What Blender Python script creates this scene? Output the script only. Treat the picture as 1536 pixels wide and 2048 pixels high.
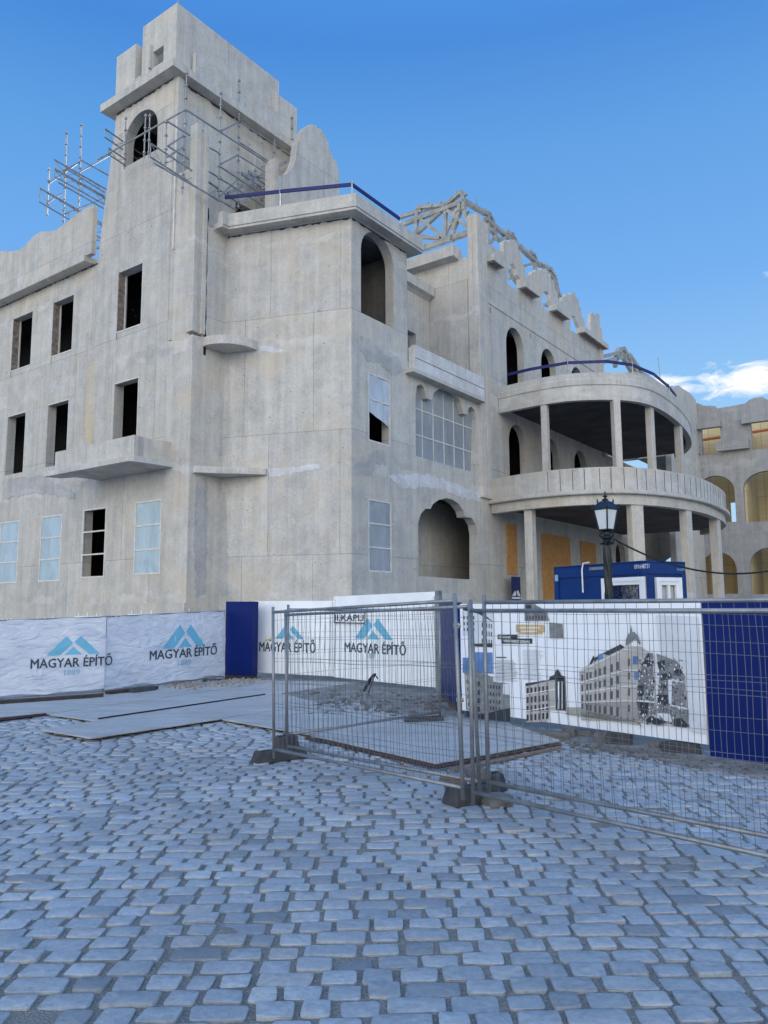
import bpy, bmesh, math, random
from mathutils import Vector, Matrix, noise
from mathutils.geometry import tessellate_polygon
random.seed(7)
for _o in list(bpy.data.objects): bpy.data.objects.remove(_o)
sc = bpy.context.scene
COL = sc.collection
rad = math.radians

# ------------------------------------------------------------------ camera
FPX, EYE, PITCH, ROLL = 1533.0, 2.0, rad(7.0), rad(-0.35)
cd = bpy.data.cameras.new("camera"); cam = bpy.data.objects.new("camera", cd); COL.objects.link(cam)
CM = Matrix.Rotation(math.pi/2 + PITCH, 3, 'X') @ Matrix.Rotation(ROLL, 3, 'Z')
cam.matrix_world = Matrix.Translation((0, 0, EYE)) @ CM.to_4x4()
cd.sensor_fit = 'HORIZONTAL'; cd.sensor_width = 36; cd.lens = 36*FPX/1536
cd.clip_start = 0.05; cd.clip_end = 5000
sc.camera = cam
sc.render.resolution_x = 768; sc.render.resolution_y = 1024

# ------------------------------------------------------------------ light
SUN_AZ, SUN_EL = rad(17), rad(18)          # azimuth from +Y towards +X
sd = bpy.data.lights.new("sun", 'SUN'); so = bpy.data.objects.new("sun", sd); COL.objects.link(so)
sd.energy = 3.0; sd.angle = rad(0.5); sd.color = (1, .93, .84)
sdir = Vector((math.sin(SUN_AZ)*math.cos(SUN_EL), math.cos(SUN_AZ)*math.cos(SUN_EL), math.sin(SUN_EL)))
so.rotation_euler = sdir.to_track_quat('Z', 'Y').to_euler()
so.location = (20, 60, 60)
sc.view_settings.view_transform = 'Standard'; sc.view_settings.look = 'None'
sc.view_settings.exposure = 1.25; sc.view_settings.gamma = 1
sc.cycles.max_bounces = 6; sc.cycles.diffuse_bounces = 3; sc.cycles.transparent_max_bounces = 24
sc.cycles.sample_clamp_indirect = 4
world = bpy.data.worlds.new("World"); sc.world = world; world.use_nodes = True

class N:
    """tiny node-graph helper"""
    def __init__(s, tree): s.t = tree; s.n = tree.nodes; s.l = tree.links
    def a(s, typ, **kw):
        n = s.n.new(typ)
        for k, v in kw.items():
            if k == 'ins':
                for i, val in v.items():
                    if isinstance(val, bpy.types.NodeSocket): s.l.new(val, n.inputs[i])
                    else: n.inputs[i].default_value = val
            else: setattr(n, k, v)
        return n
    def math(s, op, a, b=0.0, c=0.0, clamp=False):
        n = s.a('ShaderNodeMath', operation=op, ins={0: a, 1: b, 2: c}); n.use_clamp = clamp
        return n.outputs[0]
    def mix(s, f, a, b, mode='MIX'):
        n = s.a('ShaderNodeMix', data_type='RGBA', blend_type=mode, ins={0: f, 6: a, 7: b})
        return n.outputs[2]
    def ramp(s, f, pts):
        n = s.a('ShaderNodeValToRGB', ins={0: f}); e = n.color_ramp.elements
        while len(e) < len(pts): e.new(.5)
        for i, (p, c) in enumerate(pts):
            e[i].position = p; e[i].color = (c, c, c, 1) if isinstance(c, (int, float)) else tuple(c) + (1,)
        return n.outputs[0]
    def noise(s, vec, scale, detail=4, rough=.55, dist=0):
        return s.a('ShaderNodeTexNoise', ins={'Vector': vec, 'Scale': scale, 'Detail': detail, 'Roughness': rough, 'Distortion': dist}).outputs[0]
    def mapping(s, vec, sc_=(1, 1, 1), loc=(0, 0, 0)):
        return s.a('ShaderNodeMapping', ins={0: vec, 1: loc, 3: sc_}).outputs[0]

w_ = N(world.node_tree); w_.n.clear()
sky = w_.a('ShaderNodeTexSky', sky_type='NISHITA', sun_disc=False, sun_elevation=SUN_EL, sun_rotation=SUN_AZ,
           altitude=200, air_density=1.35, dust_density=0.25, ozone_density=3.0)
tc = w_.a('ShaderNodeTexCoord').outputs['Generated']
sep = w_.a('ShaderNodeSeparateXYZ', ins={0: tc})
X, Y, Z = sep.outputs
# sky colour: a little deeper in blue
cap = w_.mix(1.0, sky.outputs[0], (2.2, 3.0, 4.6, 1), 'DARKEN')
grad = w_.ramp(Z, [(0.0, (.46, .68, .90)), (.12, (.40, .65, .90)), (.24, (.28, .55, .88)), (.385, (.155, .40, .82)), (.53, (.098, .325, .73)), (.62, (.052, .235, .66)), (.80, (.075, .36, .92)), (1, (.11, .52, 1.0))])
upb = w_.math('MULTIPLY', w_.ramp(Z, [(.68, 0), (.95, 1)]), .55)
grad = w_.mix(1.0, grad, (4.2, 4.2, 4.2, 1), 'MULTIPLY')
grad = w_.mix(upb, grad, (3.3, 4.8, 8.0, 1))  # overhead sky out of view brightened as added fill for the ground
skyc = w_.mix(.05, grad, cap)
# clouds: a bank low on the right in front, two wisps; behind the viewer an unseen bright bank added as fill light
az = w_.math('ARCTAN2', X, Y); el = w_.math('ARCSINE', Z)
nz = w_.noise(w_.mapping(tc, (6, 6, 15)), 3.4, 9, .66, .5)
def blob(a0, e0, wa, we):
    da = w_.math('DIVIDE', w_.math('SUBTRACT', az, rad(a0)), rad(wa)); de = w_.math('DIVIDE', w_.math('SUBTRACT', el, rad(e0)), rad(we))
    r = w_.math('SQRT', w_.math('ADD', w_.math('MULTIPLY', da, da), w_.math('MULTIPLY', de, de)))
    return w_.math('SUBTRACT', 1.0, r, clamp=True)
b1 = blob(26.6, 14.9, 6.0, 2.5); b2 = blob(-28.6, 30.6, 1.3, 1.5); b3 = blob(27.8, 21.5, 1.2, .7)
b4 = blob(20.5, 15.2, 3.5, 1.5)
bs = w_.math('MAXIMUM', w_.math('MAXIMUM', b1, b4), w_.math('MAXIMUM', w_.math('MULTIPLY', b2, .45), w_.math('MULTIPLY', b3, .6)))
cl = w_.math('ADD', w_.math('MULTIPLY', bs, .75), w_.math('MULTIPLY', w_.math('SUBTRACT', nz, .5), 1.5))
cl = w_.math('MULTIPLY', w_.ramp(cl, [(.27, 0), (.60, 1)]), w_.ramp(bs, [(0.02, 0), (.25, 1)]))
skyc = w_.mix(cl, skyc, (4.3, 4.35, 4.5, 1))
back = w_.ramp(w_.math('MULTIPLY', Y, -1.0), [(.05, 0), (.55, 1)])
low = w_.math('MULTIPLY', w_.ramp(Z, [(.36, 1), (.72, 0)]), w_.ramp(X, [(.0, 1), (.75, .30)]))
bn = w_.ramp(w_.noise(w_.mapping(tc, (3, 3, 6)), 1.1, 6, .6), [(.30, .35), (.62, 1)])
bk = w_.math('MULTIPLY', w_.math('MULTIPLY', back, low), bn)
skyc = w_.mix(bk, skyc, (16.6, 15.7, 14.2, 1))
bg = w_.a('ShaderNodeBackground', ins={0: skyc, 1: 0.105})
wo = w_.a('ShaderNodeOutputWorld', ins={0: bg.outputs[0]})

# ------------------------------------------------------------------ materials
MT = {}
def mat(name):
    m = bpy.data.materials.new(name); m.use_nodes = True; g = N(m.node_tree); g.n.clear()
    p = g.a('ShaderNodeBsdfPrincipled'); o = g.a('ShaderNodeOutputMaterial', ins={0: p.outputs[0]})
    MT[name] = m
    return m, g, p, o
def bump(g, p, h, st=.3, d=.02):
    b = g.a('ShaderNodeBump', ins={'Height': h, 'Strength': st, 'Distance': d}); g.l.new(b.outputs[0], p.inputs['Normal'])
def setp(g, p, **kw):
    for k, v in kw.items():
        k = k.replace('_', ' ')
        if isinstance(v, bpy.types.NodeSocket): g.l.new(v, p.inputs[k])
        else: p.inputs[k].default_value = v
def simple(name, col, rough=.6, metal=0, vary=.15, nscale=3, bumps=0.1, bscale=30, **kw):
    m, g, p, o = mat(name)
    pos = g.a('ShaderNodeNewGeometry').outputs['Position']
    n1 = g.noise(pos, nscale, 5)
    n2 = g.noise(pos, nscale*9, 4)
    f = g.math('ADD', g.math('MULTIPLY', n1, .7), g.math('MULTIPLY', n2, .3))
    d = tuple(c*(1-vary) for c in col) + (1,); l = tuple(min(1, c*(1+vary)) for c in col) + (1,)
    c = g.mix(g.ramp(f, [(.35, 0), (.65, 1)]), d, l)
    setp(g, p, Base_Color=c, Metallic=metal, Roughness=g.math('ADD', g.math('MULTIPLY', n2, .2), rough-.1), **kw)
    if bumps: bump(g, p, g.noise(pos, bscale, 3), bumps, .01)
    return m

def concrete(name, base, seams=True, warm=.5):
    m, g, p, o = mat(name)
    uv = g.a('ShaderNodeTexCoord').outputs['UV']
    pos = g.a('ShaderNodeNewGeometry').outputs['Position']
    big = g.noise(pos, .35, 5, .6, .6)
    mid = g.noise(pos, 1.5, 8, .68, .4)
    fine = g.noise(pos, 14, 6, .65)
    streak = g.noise(g.mapping(uv, (3.2, .16, 1)), 1.0, 7, .65)
    board = g.noise(g.mapping(uv, (.5, 11, 1)), 1.0, 3, .5)
    base = Vector(base)
    c1 = tuple(base*.76) + (1,); c2 = tuple(base*1.15) + (1,)
    f = g.math('ADD', g.math('ADD', g.math('MULTIPLY', mid, .34), g.math('MULTIPLY', streak, .36)), g.math('MULTIPLY', fine, .30))
    c = g.mix(g.ramp(f, [(.40, 0), (.585, 1)]), c1, c2)
    # warm and cool areas of old mix
    wf = g.ramp(g.noise(pos, .55, 5, .6, 1.2), [(.48, 0), (.72, 1)])
    c = g.mix(g.math('MULTIPLY', wf, warm), c, (base.x*1.12, base.y*.97, base.z*.76, 1))
    # dark cement patches with hard-ish outline
    dp = g.ramp(g.noise(pos, .8, 7, .62, .5), [(.60, 0), (.64, 1)])
    c = g.mix(g.math('MULTIPLY', dp, .22), c, (base.x*.62, base.y*.70, base.z*.76, 1))
    # pale lime bloom
    lp = g.ramp(g.noise(g.mapping(pos, (1, 1, .55), (9, 3, 5)), 1.1, 8, .7, .3), [(.60, 0), (.72, 1)])
    c = g.mix(g.math('MULTIPLY', lp, .28), c, tuple(min(1, v*1.45) for v in base) + (1,))
    # thin runs of dirty water
    rn = g.ramp(g.noise(g.mapping(uv, (7, .35, 1), (3, 1, 0)), 1.0, 5, .6), [(.66, 0), (.80, 1)])
    c = g.mix(g.math('MULTIPLY', rn, .16), c, (base.x*.55, base.y*.52, base.z*.48, 1))
    zc = g.a('ShaderNodeSeparateXYZ', ins={0: pos}).outputs[2]
    zn = g.math('ADD', zc, g.math('MULTIPLY', g.math('SUBTRACT', g.noise(pos, 1.3, 6, .65), .5), .9))
    band = None
    for lv, hw in ((6.95, .20), (11.35, .24), (15.2, .12), (2.35, .12)):
        d = g.math('ABSOLUTE', g.math('SUBTRACT', zn, lv)); mk = g.math('LESS_THAN', d, hw)
        band = mk if band is None else g.math('MAXIMUM', band, mk)
    band = g.math('MULTIPLY', band, g.ramp(g.noise(pos, .45, 4), [(.40, .15), (.58, 1)]))
    c = g.mix(g.math('MULTIPLY', band, .36), c, g.mix(g.ramp(g.noise(pos, .9, 5, .6), [(.42, 0), (.55, 1)]), (base.x*.62, base.y*.64, base.z*.70, 1), (base.x*1.35, base.y*1.38, base.z*1.42, 1)))
    # scratchy pale scrape marks
    sp = g.ramp(g.noise(g.mapping(uv, (9, 1.3, 1), (1, 7, 0)), 1.2, 8, .75), [(.58, 0), (.70, 1)])
    c = g.mix(g.math('MULTIPLY', sp, .16), c, tuple(min(1, v*1.5) for v in base) + (1,))
    # pock holes
    vo = g.a('ShaderNodeTexVoronoi', ins={'Vector': pos, 'Scale': 9.0}).outputs[0]
    pk = g.math('MULTIPLY', g.ramp(vo, [(.07, 1), (.11, 0)]), g.ramp(g.noise(pos, 2.3, 2), [(.5, 0), (.62, 1)]))
    c = g.mix(g.math('MULTIPLY', pk, .5), c, (base.x*.4, base.y*.4, base.z*.4, 1))
    h = g.math('ADD', g.math('MULTIPLY', mid, .5), g.math('MULTIPLY', fine, .35))
    h = g.math('SUBTRACT', h, g.math('MULTIPLY', pk, .6))
    if seams:
        br = g.a('ShaderNodeTexBrick', offset=.37, offset_frequency=2, squash=1, ins={'Vector': g.mapping(g.a('ShaderNodeVectorMath', operation='ADD', ins={0: uv, 1: g.a('ShaderNodeVectorMath', operation='SCALE', ins={0: g.a('ShaderNodeTexNoise', ins={'Vector': pos, 'Scale': .9}).outputs[1], 3: .05}).outputs[0]}).outputs[0], (1, 1, 1), (.4, .55, 0)),
                  'Color1': (.45, .45, .455, 1), 'Color2': (.55, .55, .54, 1), 'Mortar': (0, 0, 0, 1), 'Scale': 1.0, 'Mortar Size': .010, 'Mortar Smooth': .5, 'Brick Width': 2.7, 'Row Height': 4.35})
        sf = g.math('MULTIPLY', br.outputs[1], g.ramp(g.noise(pos, 1.1, 3), [(.42, .0), (.66, .75)]))
        c = g.mix(g.math('MULTIPLY', sf, .42), c, (base.x*.42, base.y*.42, base.z*.42, 1))
        c = g.mix(.5, c, g.mix(1.0, c, g.mix(1.0, br.outputs[0], (2, 2, 2, 1), 'MULTIPLY'), 'MULTIPLY'))
        h = g.math('SUBTRACT', h, g.math('MULTIPLY', sf, .5))
        h = g.math('ADD', h, g.math('MULTIPLY', board, .12))
    setp(g, p, Base_Color=c, Roughness=.88, Specular_IOR_Level=.25)
    bump(g, p, h, .55, .03)
    return m
CONC = concrete('concrete_wall', (.485, .476, .452))
CONB = concrete('concrete_cast', (.485, .475, .45), seams=False, warm=.35)
CONR = concrete('concrete_column', (.50, .484, .452), seams=False, warm=.6)
INNER = simple('painted_depth_shade', (.005, .005, .005), .95, vary=.4, nscale=1, bumps=0)  # near-black base colour stands in for the shade of deep rooms
CEIL = simple('dark_soffit', (.07, .074, .088), .8, vary=.5, nscale=.8, bumps=.1)  # darker and bluer tone than the wall concrete
LINTEL = simple('reveal_brick', (.22, .185, .165), .9, vary=.5, nscale=6, bumps=.5, bscale=22)
CONG = concrete('weathered_grey_concrete', (.335, .335, .335), warm=.15)
CONN = concrete('fresh_pale_concrete', (.56, .565, .565), seams=False, warm=.0)
COND = concrete('room_shade_concrete', (.17, .165, .155), seams=False, warm=.2)  # concrete darkened to paint in the shade of the deep room
# yellow formwork ply inside the wing
m, g, p, o = mat('yellow_formwork_ply')
uv = g.a('ShaderNodeTexCoord').outputs['UV']; pos = g.a('ShaderNodeNewGeometry').outputs['Position']
br = g.a('ShaderNodeTexBrick', offset=0, ins={'Vector': uv, 'Color1': (.62, .50, .28, 1), 'Color2': (.72, .59, .34, 1), 'Mortar': (.25, .16, .06, 1), 'Scale': 1, 'Mortar Size': .012, 'Brick Width': 1.2, 'Row Height': 2.4})
c = g.mix(g.ramp(g.noise(g.mapping(uv, (.6, 7, 1)), 1, 4), [(.35, 0), (.7, .5)]), br.outputs[0], (.48, .37, .19, 1))
setp(g, p, Base_Color=c, Roughness=.7); PLY = m
# OSB boards
m, g, p, o = mat('osb_board')
uv = g.a('ShaderNodeTexCoord').outputs['UV']
vo = g.a('ShaderNodeTexVoronoi', ins={'Vector': g.mapping(uv, (26, 9, 1)), 'Scale': 1.0})
c = g.mix(g.a('ShaderNodeSeparateXYZ', ins={0: vo.outputs[1]}).outputs[0], (.42, .19, .055, 1), (.62, .34, .12, 1))
setp(g, p, Base_Color=c, Roughness=.75); bump(g, p, vo.outputs[0], .3); OSB = m
GALV = simple('galvanised_tube', (.25, .26, .27), .5, .6, vary=.25, nscale=6, bumps=.05)
GALVD = simple('weathered_scaffold_tube', (.30, .31, .32), .5, .6, vary=.35, nscale=5, bumps=.1)
WIRE = simple('fence_wire', (.15, .16, .18), .5, .6, vary=.2, bumps=0)
STEEL = simple('primed_truss_steel', (.31, .31, .29), .55, .15, vary=.3, nscale=3)
BLUE = simple('blue_painted_sheet', (.0005, .012, .115), .5, Specular_IOR_Level=.15, vary=.12, nscale=1.2, bumps=.05)
BLUEC = simple('container_blue_paint', (.0012, .030, .15), .45, Specular_IOR_Level=.25, vary=.12, nscale=1.5, bumps=.05)
RAILB = simple('blue_plank_paint', (.003, .009, .11), .6, vary=.25, nscale=4)
WHITEB = simple('white_hoarding_paint', (.80, .83, .86), .5, vary=.07, nscale=1.4, bumps=.12, bscale=5)
PRINT = simple('printed_board', (.78, .81, .86), .45, vary=.04, nscale=1.0, bumps=.05)
FRAME = simple('pale_window_batten', (.62, .60, .56), .6, vary=.15, nscale=5)
UPVC = simple('white_window_profile', (.78, .80, .82), .35, vary=.03)
IRON = simple('black_cast_iron', (.014, .018, .024), .38, .3, vary=.3, nscale=8, bumps=.2)
RUST = simple('rusty_steel_edge', (.055, .034, .03), .8, vary=.4, nscale=8)
BASEB = simple('dark_concrete_foot', (.045, .047, .05), .85, vary=.35, nscale=9, bumps=.5, bscale=40)
STONE = simple('rubble_stone', (.13, .125, .125), .9, vary=.4, nscale=5, bumps=.7, bscale=14)
BRICK = simple('broken_brick', (.20, .14, .12), .9, vary=.3, nscale=9, bumps=.6, bscale=30)
TIMBER = simple('dark_timber', (.04, .032, .028), .85, vary=.4, nscale=7, bumps=.3)
BLACK = simple('black_cloth', (.004, .004, .004), .9, vary=.4, bumps=.3)
CABLE = simple('black_cable', (.006, .006, .007), .6, bumps=0)
GLASSW = simple('frosted_lantern_pane', (.60, .66, .68), .25, vary=.06, nscale=4, bumps=0)
GOLD = simple('ochre_print', (.52, .39, .20), .5, vary=.05, bumps=0)
DARKP = simple('charcoal_print', (.025, .03, .04), .5, vary=.1, bumps=0)
SKYP = simple('sky_print', (.10, .20, .42), .5, vary=.3, nscale=4, bumps=0)
GREYP = simple('grey_photo_print', (.19, .20, .21), .5, vary=.35, nscale=7, bumps=0)
MISTP = simple('pale_cloud_print', (.60, .63, .68), .5, vary=.12, nscale=2, bumps=0)
CREAMP = simple('cream_photo_print', (.42, .40, .37), .5, vary=.12, nscale=4, bumps=0)
TEALP = simple('teal_logo_print', (.14, .44, .62), .5, vary=.08, nscale=3, bumps=0)
TEALL = simple('pale_teal_print', (.25, .44, .60), .5, vary=.08, bumps=0)
WHITEP = simple('white_print', (.80, .82, .84), .5, vary=.03, bumps=0)
BRASS = simple('brass_clamp', (.55, .47, .30), .3, .8, bumps=0)
DIRT = simple('dug_earth', (.21, .205, .195), .95, vary=.4, nscale=3, bumps=1.0, bscale=9)
# window plastic
def plastic(name, col, alpha, rough=.16):
    m, g, p, o = mat(name)
    pos = g.a('ShaderNodeNewGeometry').outputs['Position']
    n = g.noise(g.mapping(pos, (1, 1, .4)), 1.6, 5, .6, 1.0)
    c = g.mix(g.ramp(n, [(.35, 0), (.7, 1)]), tuple(v*.82 for v in col) + (1,), tuple(min(1, v*1.14) for v in col) + (1,))
    setp(g, p, Base_Color=c, Roughness=rough, Specular_IOR_Level=.8, Coat_Weight=.3, Coat_Roughness=.1)
    bump(g, p, g.noise(g.mapping(pos, (1, 1, .5)), 2.2, 4, .5, 2.0), .45, .05)
    tr = g.a('ShaderNodeBsdfTransparent')
    mx = g.a('ShaderNodeMixShader', ins={0: alpha, 1: tr.outputs[0], 2: p.outputs[0]})
    g.l.new(mx.outputs[0], o.inputs[0]); return m
FILM = plastic('pale_plastic_film', (.40, .50, .56), .96, .1)
FILMD = plastic('grey_plastic_film', (.30, .33, .37), .93, .2)  # darker and greyer than the pale film
FILMW = plastic('loose_white_film', (.52, .56, .62), .92, .18)
# white fence tarpaulin
m, g, p, o = mat('white_mesh_tarpaulin')
pos = g.a('ShaderNodeNewGeometry').outputs['Position']; uv = g.a('ShaderNodeTexCoord').outputs['UV']
n = g.noise(g.mapping(pos, (1, 1, 2.2)), 1.1, 6, .6, .8)
c = g.mix(g.ramp(n, [(.35, 0), (.68, 1)]), (.60, .65, .76, 1), (.80, .83, .89, 1))
setp(g, p, Base_Color=c, Roughness=.6)
bump(g, p, g.math('ADD', g.noise(g.mapping(pos, (1, 1, 3)), 1.6, 4, .5, 1.5), g.math('MULTIPLY', g.noise(pos, 7, 3), .2)), .9, .08)
tl = g.a('ShaderNodeBsdfTranslucent', ins={0: c}); mx = g.a('ShaderNodeMixShader', ins={0: .2, 1: p.outputs[0], 2: tl.outputs[0]})
tr = g.a('ShaderNodeBsdfTransparent'); mx2 = g.a('ShaderNodeMixShader', ins={0: .10, 1: mx.outputs[0], 2: tr.outputs[0]})
g.l.new(mx2.outputs[0], o.inputs[0]); TARP = m
# cobbles
m, g, p, o = mat('granite_sett')
geo = g.a('ShaderNodeNewGeometry'); pos = geo.outputs['Position']; ri = geo.outputs['Random Per Island']
c = g.ramp(ri, [(0, (.21, .235, .26)), (.10, (.29, .32, .355)), (.45, (.34, .37, .405)), (.8, (.375, .405, .44)), (.92, (.43, .455, .48)), (1, (.37, .365, .365))])
n = g.noise(pos, 22, 6, .65); n2 = g.noise(pos, .45, 4); n3 = g.noise(pos, 90, 3, .6)
c = g.mix(1.0, c, g.ramp(n, [(.3, .80), (.7, 1.16)]), 'MULTIPLY')
c = g.mix(1.0, c, g.ramp(n2, [(.32, .78), (.68, 1.15)]), 'MULTIPLY')
c = g.mix(g.math('MULTIPLY', g.ramp(n3, [(.6, 0), (.72, 1)]), .3), c, (.3, .3, .3, 1))
dust = g.math('MULTIPLY', g.ramp(g.noise(pos, 1.7, 6, .7), [(.50, 0), (.66, 1)]), g.ramp(g.noise(pos, 17, 5, .7), [(.42, 0), (.62, .75)]))
c = g.mix(g.math('MULTIPLY', dust, .7), c, (.33, .32, .30, 1))
c = g.mix(g.math('MULTIPLY', g.ramp(g.noise(pos, 6, 5, .7), [(.60, 0), (.68, 1)]), .35), c, (.17, .175, .185, 1))
setp(g, p, Base_Color=c, Roughness=g.ramp(n, [(.3, .5), (.7, .75)]), Specular_IOR_Level=.4)
bump(g, p, g.math('ADD', g.math('ADD', n, g.math('MULTIPLY', n3, .35)), g.math('MULTIPLY', g.noise(pos, 8, 4, .6), 1.2)), .8, .014); SETT = m
m, g, p, o = mat('gritty_joint_sand')
pos = g.a('ShaderNodeNewGeometry').outputs['Position']
n = g.noise(pos, 60, 5, .7); n2 = g.noise(pos, .6, 4)
vo = g.a('ShaderNodeTexVoronoi', ins={'Vector': pos, 'Scale': 75.0})
c = g.ramp(n, [(.3, (.14, .14, .135)), (.55, (.27, .265, .25)), (.75, (.38, .37, .35))])
c = g.mix(g.ramp(n2, [(.4, 0), (.65, .6)]), c, (.27, .26, .24, 1))
gr = g.math('MULTIPLY', g.ramp(g.a('ShaderNodeSeparateXYZ', ins={0: vo.outputs[1]}).outputs[0], [(.91, 0), (.93, 1)]), g.ramp(vo.outputs[0], [(.25, 1), (.4, 0)]))
c = g.mix(gr, c, (.52, .5, .46, 1))
setp(g, p, Base_Color=c, Roughness=.92); bump(g, p, g.math('ADD', n, vo.outputs[0]), .9, .02); SAND = m
# road plates
m, g, p, o = mat('dusty_steel_plate')
pos = g.a('ShaderNodeNewGeometry').outputs['Position']
n = g.noise(g.mapping(pos, (.5, 1.6, 1)), 1.4, 8, .7, .8); n2 = g.noise(pos, 7, 6, .7)
c = g.ramp(g.math('ADD', g.math('MULTIPLY', n, .65), g.math('MULTIPLY', n2, .35)), [(.32, (.24, .245, .25)), (.5, (.37, .375, .38)), (.68, (.47, .47, .46))])
setp(g, p, Base_Color=c, Roughness=.6); bump(g, p, n2, .3, .01); PLATE = m

# ------------------------------------------------------------------ mesh helpers
ORG = {}
def tagk(o, label=None, cat=None, group=None, kind=None):
    if label: o['label'] = label
    if cat: o['category'] = cat
    if group: o['group'] = group
    if kind: o['kind'] = kind
    return o
def thing(name, label, cat, loc=(0, 0, 0), group=None, rz=0):
    o = bpy.data.objects.new(name, None); COL.objects.link(o); o.empty_display_size = .2
    o.location = loc; o.rotation_euler[2] = rz; ORG[o.name] = Vector(loc)
    return tagk(o, label, cat, group)
def make_uv(me):
    uvl = me.uv_layers.new(name='UVMap'); vs = me.vertices
    data = [0.0]*(2*len(me.loops))
    for p in me.polygons:
        n = p.normal
        if abs(n.z) > .8: t = None
        else:
            t = Vector((-n.y, n.x, 0)).normalized()
        for li in p.loop_indices:
            co = vs[me.loops[li].vertex_index].co
            if t is None: data[2*li] = co.x; data[2*li+1] = co.y
            else: data[2*li] = co.dot(t); data[2*li+1] = co.z
    uvl.data.foreach_set('uv', data)
class MB:
    def __init__(s): s.v = []; s.f = []
    def add(s, vs, fs):
        b = len(s.v); s.v += [tuple(v) for v in vs]; s.f += [tuple(b+i for i in f) for f in fs]; return s
    def box(s, c, sx, sy, sz, ax=None):
        """box with centre c, sizes, optional axes (x,y,z)"""
        ax = ax or (Vector((1, 0, 0)), Vector((0, 1, 0)), Vector((0, 0, 1))); c = Vector(c)
        vs = [c + ax[0]*(i*sx/2) + ax[1]*(j*sy/2) + ax[2]*(k*sz/2) for k in (-1, 1) for j in (-1, 1) for i in (-1, 1)]
        return s.add(vs, [(0, 2, 3, 1), (4, 5, 7, 6), (0, 1, 5, 4), (2, 6, 7, 3), (0, 4, 6, 2), (1, 3, 7, 5)])
    def beam(s, A, B, w, h, up=(0, 0, 1)):
        A, B = Vector(A), Vector(B); d = B-A; L = d.length; d.normalize(); up = Vector(up)
        x = d.cross(up)
        if x.length < 1e-3: x = d.cross(Vector((0, 1, 0)))
        x.normalize(); y = x.cross(d)
        return s.box((A+B)/2, w, h, L, (x, y, d))
    def tube(s, A, B, r, n=6, r2=None):
        A, B = Vector(A), Vector(B); d = (B-A).normalized(); r2 = r if r2 is None else r2
        x = d.orthogonal().normalized(); y = d.cross(x)
        vs = []
        for P, q in ((A, r), (B, r2)):
            for i in range(n):
                a = 2*math.pi*i/n; vs.append(P + x*(q*math.cos(a)) + y*(q*math.sin(a)))
        fs = [(i, (i+1) % n, n+(i+1) % n, n+i) for i in range(n)] + [tuple(range(n))[::-1], tuple(range(n, 2*n))]
        return s.add(vs, fs)
    def path(s, pts, r, n=6):
        pts = [Vector(p) for p in pts]; vs = []; x = None
        for i, P in enumerate(pts):
            d = (pts[min(i+1, len(pts)-1)] - pts[max(i-1, 0)]).normalized()
            x = d.orthogonal() if x is None else (x - d*x.dot(d)); x.normalize(); y = d.cross(x)
            for k in range(n):
                a = 2*math.pi*k/n; vs.append(P + x*(r*math.cos(a)) + y*(r*math.sin(a)))
        fs = [(i*n+k, i*n+(k+1) % n, (i+1)*n+(k+1) % n, (i+1)*n+k) for i in range(len(pts)-1) for k in range(n)]
        fs += [tuple(range(n))[::-1], tuple(range((len(pts)-1)*n, len(pts)*n))]
        return s.add(vs, fs)
    def lathe(s, prof, c, n=16, sq=False):
        c = Vector(c); vs = []
        for r, z in prof:
            for k in range(n):
                a = 2*math.pi*(k+.5)/n; vs.append(c + Vector((r*math.cos(a), r*math.sin(a), z)))
        fs = [(i*n+k, i*n+(k+1) % n, (i+1)*n+(k+1) % n, (i+1)*n+k) for i in range(len(prof)-1) for k in range(n)]
        fs += [tuple(range(n))[::-1], tuple(range((len(prof)-1)*n, len(prof)*n))]
        return s.add(vs, fs)
    def prism(s, poly, vec):
        """closed 3-D polygon pushed along vec"""
        vec = Vector(vec); P = [Vector(p) for p in poly]; n = len(P)
        tr = tessellate_polygon([P])
        s.add(P + [p+vec for p in P], [tuple(t) for t in tr] + [tuple(n+i for i in reversed(t)) for t in tr] + [(i, n+i, n+(i+1) % n, (i+1) % n) for i in range(n)])
        return s
    def build(s, name, m, parent=None, smooth=False, bevel=0, label=None):
        me = bpy.data.meshes.new(name)
        root = parent
        while root is not None and root.parent is not None: root = root.parent
        og = ORG.get(root.name, Vector((0, 0, 0))) if root is not None else Vector((0, 0, 0))
        me.from_pydata([Vector(v)-og for v in s.v], [], s.f); me.validate(clean_customdata=False)
        bm = bmesh.new(); bm.from_mesh(me); bmesh.ops.recalc_face_normals(bm, faces=bm.faces); bm.to_mesh(me); bm.free()
        me.update(); make_uv(me); me.materials.append(m)
        if smooth: me.polygons.foreach_set('use_smooth', [True]*len(me.polygons))
        o = bpy.data.objects.new(name, me); COL.objects.link(o)
        if parent is not None: o.parent = parent
        if bevel:
            b = o.modifiers.new('bevel', 'BEVEL'); b.width = bevel; b.segments = 2; b.limit_method = 'ANGLE'
        if label: o['label'] = label
        return o
def ray(px, py): return CM @ Vector(((px-768)/FPX, -(py-1024)/FPX, -1))
def G(px, py, z=0.0):
    r = ray(px, py); t = (z-EYE)/r.z; return Vector((r.x*t, r.y*t, z))
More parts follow.
